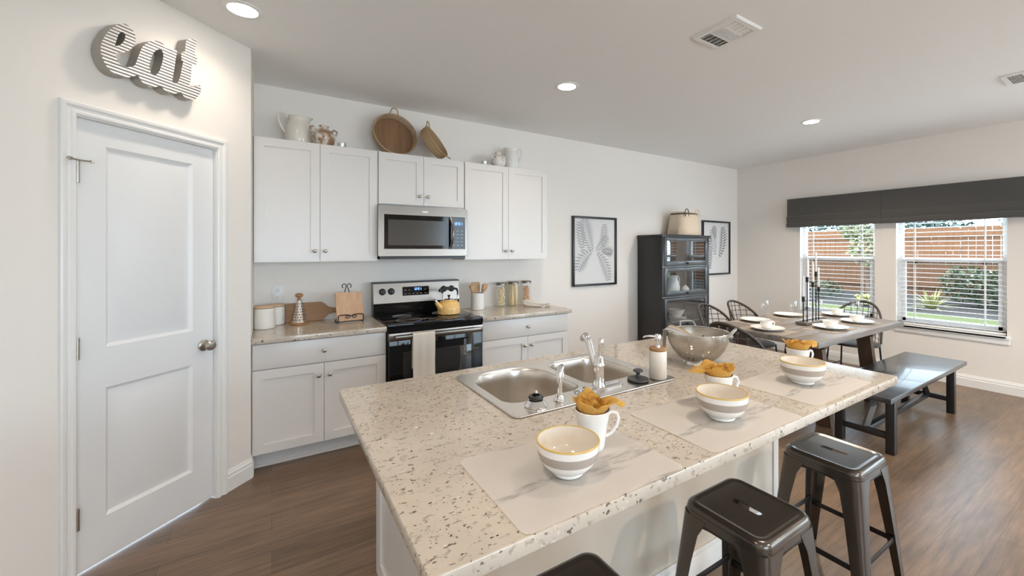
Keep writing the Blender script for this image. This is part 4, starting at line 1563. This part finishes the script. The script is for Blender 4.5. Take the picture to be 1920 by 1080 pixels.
for k in (3, 4, 5):
    x, y, r_, wh = SET[k]
    lab = 'small white bowl on the plate at the ' + wh
    if cu0 is None:
        cu0 = obj('dessert_bowl', MB().lathe([(0, 0), (.03, 0), (.032, .004), (.048, .02), (.06, .045), (.064, .066), (.061, .066), (.056, .045), (.04, .018), (0, .012)], 40), ceramic, None, loc=(x, y, TZ2 + .0130), label=lab, cat='bowl', group='white bowls on the dinner plates')
    else:
        dup(cu0, (x, y, TZ2 + .0130), lab)
t = thing('coffee_cup', (3.86, 2.15, TZ2 + .0130), 'white coffee cup on the plate at the left end of the dining table', 'cup', rot=(0, 0, GR))
obj('cup_body', MB().lathe([(0, 0), (.03, 0), (.036, .006), (.05, .035), (.054, .075), (.0515, .075), (.046, .035), (.03, .01), (0, .008)], 40), ceramic, t)
obj('handle', MB().tube([(.05, 0, .062), (.07, 0, .062), (.08, 0, .046), (.072, 0, .028), (.046, 0, .022)], .0045, 8), ceramic, t)

gl0 = None
for x, y, lab in ((4.53, 2.53, 'clear stemmed glass beside the far plate, left of the others'), (4.715, 2.325, 'clear stemmed glass just left of the candles'),
                  (5.10, 2.24, 'clear stemmed glass just right of the candles'), (5.30, 1.965, 'clear stemmed glass near the window end of the table')):
    if gl0 is None:
        gl0 = thing('wine_glass', (x, y, TZ2), lab, 'glass', 'stemmed glasses on the dining table')
        obj('glass_foot', MB().lathe([(0, .001), (.036, .001), (.036, .003), (.012, .008), (.005, .016), (.0045, .07), (.007, .08), (0, .082)], 28), thin_glass, gl0)
        obj('glass_bowl', MB().lathe([(.004, .080), (.022, .088), (.038, .11), (.043, .14), (.037, .195)], 32), thin_glass, gl0)
    else:
        dup(gl0, (x, y, TZ2), lab)

# candle centrepiece: wooden tray with five iron rods and tapers
t = thing('candle_centerpiece', (4.625, 2.09, TZ2), 'wooden tray with black iron candle rods in the middle of the dining table', 'candle holder')
m = MB().box(-.25, .25, -.055, .055, .006, .018, .002)
m.box(-.25, .25, -.055, -.047, .018, .03, .002).box(-.25, .25, .047, .055, .018, .03, .002).box(-.25, -.242, -.047, .047, .018, .03, .002).box(.242, .25, -.047, .047, .018, .03, .002)
obj('tray', m, tablewood, t)
obj('tray_foot', MB().box(-.235, -.205, -.05, .05, 0, .007), legwood, t)
obj('tray_foot', MB().box(.205, .235, -.05, .05, 0, .007), legwood, t)
RODS = [(-.20, 0, .28), (-.10, .01, .47), (-.05, -.02, .42), (.06, .0, .52), (.14, .01, .36)]
for x, y, h in RODS:
    rd = obj('rod', MB().cyl((x, y, .016), (x, y, h - .05), .0055, seg=10), blackmet, t)
    obj('socket', MB().lathe([(0, h - .052), (.012, h - .052), (.0135, h - .048), (.0135, h), (.010, h), (.010, h - .01), (0, h - .01)], 18, (x, y, 0)), blackmet, rd)
m = MB().tube([(-.23, -.03, .24), (.2, -.03, .24)], .003, 6)
obj('cross_wire', m, blackmet, t)
cd0 = None
for (x, y, h), wh in zip(RODS, ('shortest rod at the left', 'second rod from the left', 'middle rod', 'tallest rod', 'rightmost rod')):
    lab = 'white taper candle on the %s of the centrepiece' % wh
    p = (4.625 + x, 2.09 + y, TZ2 + h - .0095)
    if cd0 is None:
        cd0 = thing('taper_candle', p, lab, 'candle', 'white tapers in the candle centrepiece')
        obj('wax', MB().lathe([(0, 0), (.0095, 0), (.0095, .01), (.0075, .2), (.005, .212), (0, .215)], 16), candle_m, cd0)
        obj('wick', MB().cyl((0, 0, .213), (0, 0, .222), .0009, seg=6), blackpl, cd0)
    else:
        dup(cd0, p, lab)

# ------------------------------------------------------------------ woven dining chairs
ch0 = None


def chair_mesh(t, band=.965):
    HW = .262

    def hoop(tt, dz=0):
        # tt 0..1 from the right arm over the top to the left arm
        a = PI * tt
        x = HW * math.cos(a) * (1 + .0 * math.sin(a))
        z = .47 + (.43 - dz) * math.sin(a) ** .62
        return x, z

    def ysurf(x, z):
        v = max(0, (z - .45) / .45)
        return -.185 - .085 * v + .20 * (abs(x) / HW) ** 2.2
    pts = []
    for k in range(41):
        x, z = hoop(k / 40)
        pts.append((x, ysurf(x, z), z))
    obj('back_hoop', MB().tube(pts, .0125, 10), rattan, t)
    m = MB()
    for xi in [-.22 + .055 * k for k in range(9)]:
        zt = .47 + .43 * math.sin(math.acos(max(-1, min(1, xi / HW)))) ** .62
        m.tube([(xi, ysurf(xi, z), z) for z in [.45 + (zt - .45) * q / 8 for q in range(9)]], .0036, 6)
    for zi in (.51, .565, .62, .675, .73, .785, .84):
        s_ = ((zi - .47) / .43) ** (1 / .62)
        xm = HW * math.sqrt(max(0, 1 - s_ * s_))
        m.tube([(x, ysurf(x, zi) - .003, zi) for x in [-xm + 2 * xm * q / 14 for q in range(15)]], .0034, 6)
    obj('woven_back', m, rattan, t)
    # dense woven band just inside the hoop
    m = MB()
    A, B = [], []
    for k in range(41):
        x, z = hoop(k / 40)
        A.append((x * .99, ysurf(x * .99, z) - .001, z))
        x2, z2 = x * band, .47 + (z - .47) * band
        B.append((x2, ysurf(x2, z2) - .001, z2))
    va, vb = [m.v(*p) for p in A], [m.v(*p) for p in B]
    for k in range(40):
        if k % 4 != 1:
            m.f([va[k], va[k + 1], vb[k + 1], vb[k]])
        else:
            mid1 = [m.v(*(Vector(a_.co) * .65 + Vector(b_.co) * .35)) for a_, b_ in ((va[k], vb[k]), (va[k + 1], vb[k + 1]))]
            m.f([va[k], va[k + 1], mid1[1], mid1[0]])
    bmesh.ops.solidify(m.bm, geom=list(m.bm.faces), thickness=.006)
    obj('rim_band', m, rattan, t)
    m = MB()
    lp = [(.25 * math.cos(a), .235 * math.sin(a)) for a in [2 * PI * k / 40 for k in range(40)]]
    m.loft([[(x * s, y * s, z) for x, y in lp] for s, z in ((.95, .425), (1, .432), (1, .446), (.96, .452), (.2, .446))], True, True)
    obj('woven_seat', m, rattan, t, ang=50)
    for sx_ in (-1, 1):
        for sy_ in (-1, 1):
            obj('leg', MB().tube([(sx_ * .19, sy_ * .17, .43), (sx_ * .215, sy_ * .205, .0)], .0095, 8), blackmet, t)
        obj('side_stretcher', MB().tube([(sx_ * .206, -.19, .16), (sx_ * .206, .19, .16)], .006, 8), blackmet, t)
    obj('front_stretcher', MB().tube([(-.204, .186, .18), (.204, .186, .18)], .006, 8), blackmet, t)


for x, y, r_, lab in ((4.10, 2.76, PI, 'dark woven round-back chair beside the bookcase, at the far side of the table'),
                      (4.66, 2.76, PI, 'dark woven round-back chair at the far side of the table, between bookcase and corner'),
                      (3.43, 2.14, -PI / 2, 'dark woven round-back chair at the left end of the table, behind the colander'),
                      (5.66, 2.12, PI / 2, 'dark woven round-back chair at the window end of the table')):
    if ch0 is None:
        ch0 = thing('dining_chair', (x, y, 0), lab, 'chair', 'woven dining chairs', rot=(0, 0, r_))
        chair_mesh(ch0)
    elif x < 3.6:
        chair_mesh(thing('dining_chair', (x, y, 0), lab, 'chair', 'woven dining chairs', rot=(0, 0, r_)), .84)
    else:
        dup(ch0, (x, y, 0), lab, rot=(0, 0, r_))

# ------------------------------------------------------------------ bookcase
BX0, BX1, BY0, BH = 4.139, 5.117, 3.646, 1.715
bc = thing('bookcase', ((BX0 + BX1) / 2, YW - .02, 0), 'tall black barrister bookcase with lift-up glass doors between the fern prints', 'bookcase')
a = (BX1 - BX0) / 2
yf = BY0 - (YW - .02)
m = MB()
m.box(-a + .012, -a + .034, yf + .022, 0, 0, BH - .03).box(a - .034, a - .012, yf + .022, 0, 0, BH - .03).box(-a + .03, a - .03, -.012, 0, 0, BH - .03)
zs = [.10, .50, .905, 1.30, BH - .03]
for z in zs[:-1]:
    m.box(-a + .03, a - .03, yf + .03, -.01, z - .012, z + .012)
obj('carcass', m, blackwood, bc)
obj('top_board', MB().box(-a - .006, a + .006, yf - .012, 0, BH - .03, BH, .004), blackwood, bc)
m = MB().box(-a + .012, a - .012, yf + .004, yf + .02, 0, .09, .003)
obj('plinth', m, blackwood, bc)
for q in (-a + .012, a - .05):
    obj('stile', MB().box(q, q + .038, yf + .004, yf + .024, .09, BH - .03, .002), blackwood, bc)
for k in range(4):
    z0, z1 = zs[k] + .012, zs[k + 1] - (.018 if k < 3 else .004)
    dx = a - .055
    m = MB()
    fw = .045
    for p in ((-dx, -dx + fw, z0, z1), (dx - fw, dx, z0, z1), (-dx + fw, dx - fw, z0, z0 + .06), (-dx + fw, dx - fw, z1 - fw, z1)):
        m.box(p[0], p[1], yf, yf + .022, p[2], p[3], .002)
    dd = obj('glass_door', m, satin_front, bc)
    obj('pane', MB().box(-dx + fw - .005, dx - fw + .005, yf + .009, yf + .013, z0 + .055, z1 - fw + .005), cabglass, dd)
    hm = MB().lathe([(0, 0), (.012, 0), (.012, .003), (.006, .005), (.006, .012), (.014, .016), (.012, .024), (0, .026)], 16)
    hm.bm.transform(Matrix.Translation((0, yf, z0 + .03)) @ Matrix.Rotation(PI / 2, 4, 'X'))
    obj('door_knob', hm, blackmet, dd)
    m = MB().box(-a + .012, a - .012, yf + .001, yf + .022, z1, zs[k + 1] + .010, .002)
    obj('rail', m, satin_front, bc)
cxb = (BX0 + BX1) / 2
sy = YW - .02 - .2


def dishes(name, x, y, z, n, r, h, lab, prof):
    base_ = None
    for k in range(n):
        l_ = lab % ('topmost', 'second from the top', 'third from the top', 'fourth from the top')[n - 1 - k] if '%s' in lab else lab
        if base_ is None:
            base_ = obj(name, MB().lathe(prof, 36), ceramic, None, loc=(x, y, z), label=l_, cat=name.split('_')[-1], group='dishes stacked in the bookcase')
        else:
            dup(base_, (x, y, z + k * h), l_)


SH = zs[1] + .0125
dishes('serving_plate', cxb + .02, sy - .04, SH, 4, .13, .022, 'white plate in the lower bookcase stack, %s', [(0, 0), (.08, 0), (.13, .016), (.131, .02), (.12, .018), (.08, .006), (0, .005)])
t = thing('serving_bowl', (cxb + .02, sy - .04, SH + .0885), 'white serving bowl resting on the plate stack in the bookcase', 'bowl', rot=(0, 0, 0))
obj('bowl_body', MB().lathe([(0, 0), (.05, 0), (.055, .005), (.09, .05), (.11, .105), (.106, .105), (.085, .05), (.05, .012), (0, .01)], 36), ceramic, t)
gw = None
for k, x in enumerate((.22, .29, .36)):
    lab = 'small clear glass in the lower bookcase bay, ' + ('nearest the plates', 'middle of the three', 'farthest right')[k]
    if gw is None:
        gw = thing('cordial_glass', (cxb + x, sy - .04, SH), lab, 'glass', 'small glasses in the bookcase')
        obj('glass_foot', MB().lathe([(0, .001), (.028, .001), (.006, .008), (.005, .06), (0, .062)], 20), thin_glass, gw)
        obj('glass_bowl', MB().lathe([(.005, .06), (.03, .085), (.034, .13)], 20), thin_glass, gw)
    else:
        dup(gw, (cxb + x, sy - .04, SH), lab)
SH2 = zs[2] + .0125
t = thing('pitcher', (cxb - .03, sy - .02, SH2), 'white pitcher behind the middle glass of the bookcase', 'pitcher')
obj('pitcher_body', MB().lathe([(0, 0), (.07, 0), (.09, .03), (.092, .1), (.07, .18), (.06, .21), (.07, .25), (.066, .25), (.055, .21), (.08, .1), (.07, .02), (0, .015)], 36), ceramic, t)
obj('handle', MB().tube([(.062, 0, .235), (.1, 0, .245), (.13, 0, .2), (.125, 0, .14), (.088, 0, .1)], .008, 8), ceramic, t)
t = thing('sugar_bowl', (cxb + .20, sy - .04, SH2), 'small white lidded pot right of the pitcher in the bookcase', 'pot')
obj('pot_body', MB().lathe([(0, 0), (.035, 0), (.055, .03), (.055, .06), (.042, .08), (0, .08)], 28), ceramic, t)
obj('lid', MB().lathe([(0, .081), (.042, .081), (.03, .095), (.01, .1), (.012, .112), (0, .116)], 24), ceramic, t)

# basket on the bookcase
t = thing('fabric_basket', (4.84, 3.865, BH + .0006), 'cream tapered basket with dark band and rope handles on the bookcase', 'basket')
lp = rrect(-1, 1, -1, 1, .62, 8)


def ring_(s, sy_, z):
    return [(x * s, y * sy_, z) for x, y in lp]


m = MB()
m.loft([ring_(.215, .165, 0), ring_(.225, .173, .008), ring_(.212, .165, .10), ring_(.19, .15, .22), ring_(.172, .138, .30), ring_(.166, .133, .33), ring_(.160, .127, .33), ring_(.17, .135, .29), ring_(.2, .155, .03)], True, True)
obj('basket_body', m, basket_m, t, ang=60)
obj('dark_band', MB().loft([ring_(.1765, .1415, .29), ring_(.178, .143, .294), ring_(.174, .140, .308), ring_(.170, .136, .308)], False, False), seagrass, t)
for q in (-1, 1):
    x = q * .11
    obj('handle', MB().tube([(x - .035, -.139, .26), (x - .036, -.138, .31), (x - .03, -.136, .345), (x, -.135, .362), (x + .03, -.136, .345), (x + .036, -.138, .31), (x + .035, -.139, .26)], .006, 8), seagrass if q < 0 else basket_m, t)


# ------------------------------------------------------------------ framed fern prints
def fern(mb, x, z, ang, L, n, wl, mi, bend=0, y=-.0145):
    """one frond: a stem with paired tapering leaflets, as thin shapes on the print"""
    p = Vector((x, z))
    a = ang
    st = []
    for k in range(n + 1):
        st.append((p.copy(), a))
        p = p + Vector((math.cos(a), math.sin(a))) * L / n
        a += bend / n

    def q_(pts):
        mb.f([mb.v(u, y, v) for u, v in pts], mi)
    for (p0, a0), (p1, a1) in zip(st, st[1:]):
        d = Vector((-math.sin(a0), math.cos(a0))) * .0022
        q_([p0 + d, p1 + d, p1 - d, p0 - d])
    for k in range(1, n + 1):
        p0, a0 = st[k]
        s = math.sin(PI * (.12 + .84 * (1 - k / n))) ** .8 * wl
        for sd in (-1, 1):
            b = a0 + sd * 1.0
            d = Vector((math.cos(b), math.sin(b)))
            nn = Vector((-d.y, d.x)) * L / n * .33
            q_([p0, p0 + d * s * .3 + nn, p0 + d * s, p0 + d * s * .35 - nn])


def picture(x0, x1, z0, z1, lab, fronds):
    cx = (x0 + x1) / 2
    t = thing('framed_print', (cx, YW, z0), lab, 'picture', 'framed fern prints')
    w_, h_ = (x1 - x0), z1 - z0
    a = w_ / 2
    fw = .026
    m = MB()
    for p in ((-a, -a + fw, 0, h_), (a - fw, a, 0, h_), (-a + fw, a - fw, 0, fw), (-a + fw, a - fw, h_ - fw, h_)):
        m.box(p[0], p[1], -.034, -.002, p[2], p[3], .0025)
    obj('frame', m, blackwood, t)
    m = MB()
    m.box(-a + fw - .004, a - fw + .004, -.014, -.004, fw - .004, h_ - fw + .004)
    for k, f_ in enumerate(fronds):
        fern(m, *f_, y=-.0143 - .0002 * k)
    obj('print', m, [paper, fern_g, fern_d], t, ang=10)


picture(3.045, 3.757, 1.07, 1.932, 'black framed grey fern print left of the bookcase',
        [(-.02, .42, 2.2, .42, 13, .15, 1, -.6), (-.19, .40, 1.7, .38, 11, .10, 1, .1), (.0, .44, .45, .26, 9, .11, 1, .6), (.12, .46, 1.35, .30, 9, .09, 1, .2),
         (-.03, .44, 3.5, .34, 9, .14, 1, .9), (.02, .43, -.7, .42, 11, .11, 1, -.75), (.1, .42, .2, .18, 8, .09, 2, -.5)])
picture(5.53, 6.236, 1.126, 1.975, 'black framed dark fern print right of the bookcase, in the corner',
        [(.06, .26, .95, .50, 12, .13, 2, .85), (-.13, .62, 4.5, .50, 12, .10, 2, .3), (-.02, .28, 1.75, .42, 10, .12, 1, .1),
         (.0, .56, 2.0, .20, 7, .09, 2, -.3)])

# ------------------------------------------------------------------ the back yard
struct('bounce_slab', MB().box(6.63, 8.9, -6, 9, -.2, -.05), concrete)  # pale slab added out of view to bounce sunlight up to the ceiling
m = MB().loft([[(x, y, z) for x, z in ((8.85, -.06), (9.4, .2), (10.9, .26), (11.05, .20))] for y in (-9, 14)], False, False, closed=False)
struct('lawn', m, lawn_m)
m = MB()
V = [[m.v(10.9 + i * .32, -9 + j * .5, .24 + .012 * i * .5 + random.uniform(-.03, .03)) for i in range(13)] for j in range(47)]
for j in range(46):
    for i in range(12):
        m.f([V[j][i], V[j][i + 1], V[j + 1][i + 1], V[j + 1][i]])
struct('mulch_bed', m, soil)
struct('rear_patio', MB().box(-3, 6.6, -9, -3.62, -.2, -.05), concrete)
m = MB().quad((14.5, -20, .2), (60, -20, .2), (60, 40, .2), (14.5, 40, .2))
struct('far_ground', m, lawn_m)
fn = thing('wooden_fence', (14.5, 3, .28), 'tall cedar picket fence at the back of the yard', 'fence')
m = MB()
y = -8.0
while y < 9:
    h = 1.84 + random.uniform(-.012, .012)
    o = random.uniform(-.006, .006)
    m.loft([[(x + o, y + b, z) for b, z in ((.003, 0), (.137, 0), (.137, h - .035), (.10, h), (.04, h), (.003, h - .035))] for x in (0, .018)])
    y += .14
obj('pickets', m, cedar, fn)
for z in (.25, .95, 1.6):
    obj('rail', MB().box(-.045, 0, -8, 9, z, z + .09), cedar, fn)


def foliage(mb, c, rad, n, size, mi=0, rnd=random):
    for _ in range(n):
        while True:
            p = Vector((rnd.uniform(-1, 1), rnd.uniform(-1, 1), rnd.uniform(-1, 1)))
            if .25 < p.length < 1:
                break
        q = Vector(c) + Vector((p.x * rad[0], p.y * rad[1], p.z * rad[2]))
        d = Vector((rnd.uniform(-1, 1), rnd.uniform(-1, 1), rnd.uniform(-.6, .8))).normalized()
        e = d.orthogonal().normalized()
        e.rotate(Matrix.Rotation(rnd.uniform(0, 6.28), 3, d))
        s = size * rnd.uniform(.6, 1.3)
        vs = [mb.v(*(q - d * s)), mb.v(*(q + e * s * .45)), mb.v(*(q + d * s)), mb.v(*(q - e * s * .45))]
        mb.f(vs, mi)


def bush(name, loc, blobs, n, size, m_, lab, cat='shrub', trunk=None, extra=None):
    t = thing(name, loc, lab, cat)
    m = MB()
    for c, r in blobs:
        foliage(m, c, r, n, size)
    ms = [m_]
    if extra:
        ms.append(extra[0])
        for c, r in blobs:
            foliage(m, c, [q * 1.02 for q in r], extra[1], size * .7, 1)
    obj('foliage', m, ms, t, ang=10)
    if trunk:
        obj('trunk', MB().tube([(0, 0, 0), (.03, .02, trunk * .5), (0, 0, trunk)], [.05, .04, .025], 8), bark, t)
    else:
        obj('stems', MB().tube([(0, 0, -.05), (0, 0, blobs[0][0][2])], [.04, .02], 8), bark, t)
    return t


bush('hedge_shrub', (12.7, 2.15, .27), [((0, 0, .42), (.55, .62, .45)), ((0, .45, .5), (.4, .5, .42)), ((0, -.6, .55), (.5, .6, .5))], 700, .055, leaf_d, 'dense dark green shrub before the fence, seen through the right window', extra=(flower_m, 60))
bush('tall_shrub', (12.4, 4.35, .27), [((0, 0, 1.3), (.5, .42, .5)), ((0, -.05, 1.85), (.45, .42, .45)), ((.05, .3, 1.75), (.35, .3, .3))], 520, .06, leaf_l, 'pale leafy tall shrub before the fence, seen through the left window', trunk=1.4)
bush('low_shrub', (12.4, 5.35, .27), [((0, 0, .2), (.3, .5, .25))], 300, .05, leaf_d, 'low dark shrub at the fence foot, seen through the left window')
bush('small_plant', (11.4, 4.05, .26), [((0, 0, .12), (.2, .2, .16))], 160, .06, leaf_y, 'small bright green plant, seen above the chair at the window end')
bush('dark_tree', (24, 6.3, .2), [((0, 0, 2.1), (1.2, 1.6, 1.3))], 1500, .14, leaf_b, 'dark blue green tree beyond the fence, left edge of the right window', 'tree', 1.6)
bush('green_tree', (23, 2.4, .2), [((0, 0, 2.3), (1.2, 1.5, 1.4))], 1500, .14, leaf_d, 'green tree beyond the fence, right edge of the right window', 'tree', 1.6)
bush('hazy_tree', (26, 11.6, .2), [((0, 0, 2.1), (1.4, 3.2, 1.3))], 1800, .16, leaf_b, 'dark tree line beyond the fence, seen through the left window', 'tree', 1.6)
t = thing('yucca', (11.6, 2.93, .26), 'spiky yellow green yucca in the mulch bed outside the right window', 'plant')
m = MB()
for k in range(60):
    a = random.uniform(0, 2 * PI); el = random.uniform(.25, 1.35); L = random.uniform(.35, .55)
    d = Vector((math.cos(a) * math.cos(el), math.sin(a) * math.cos(el), math.sin(el)))
    s_ = Vector((-math.sin(a), math.cos(a), 0)) * .018
    p0, p1, p2 = Vector((0, 0, .02)), d * L * .55, d * L + Vector((0, 0, -.10 * math.cos(el)))
    m.f([m.v(*(p0 + s_)), m.v(*(p0 - s_)), m.v(*(p1 - s_)), m.v(*(p1 + s_))])
    m.f([m.v(*(p1 + s_)), m.v(*(p1 - s_)), m.v(*p2)])
o = obj('leaves', m, leaf_y, t, ang=10)
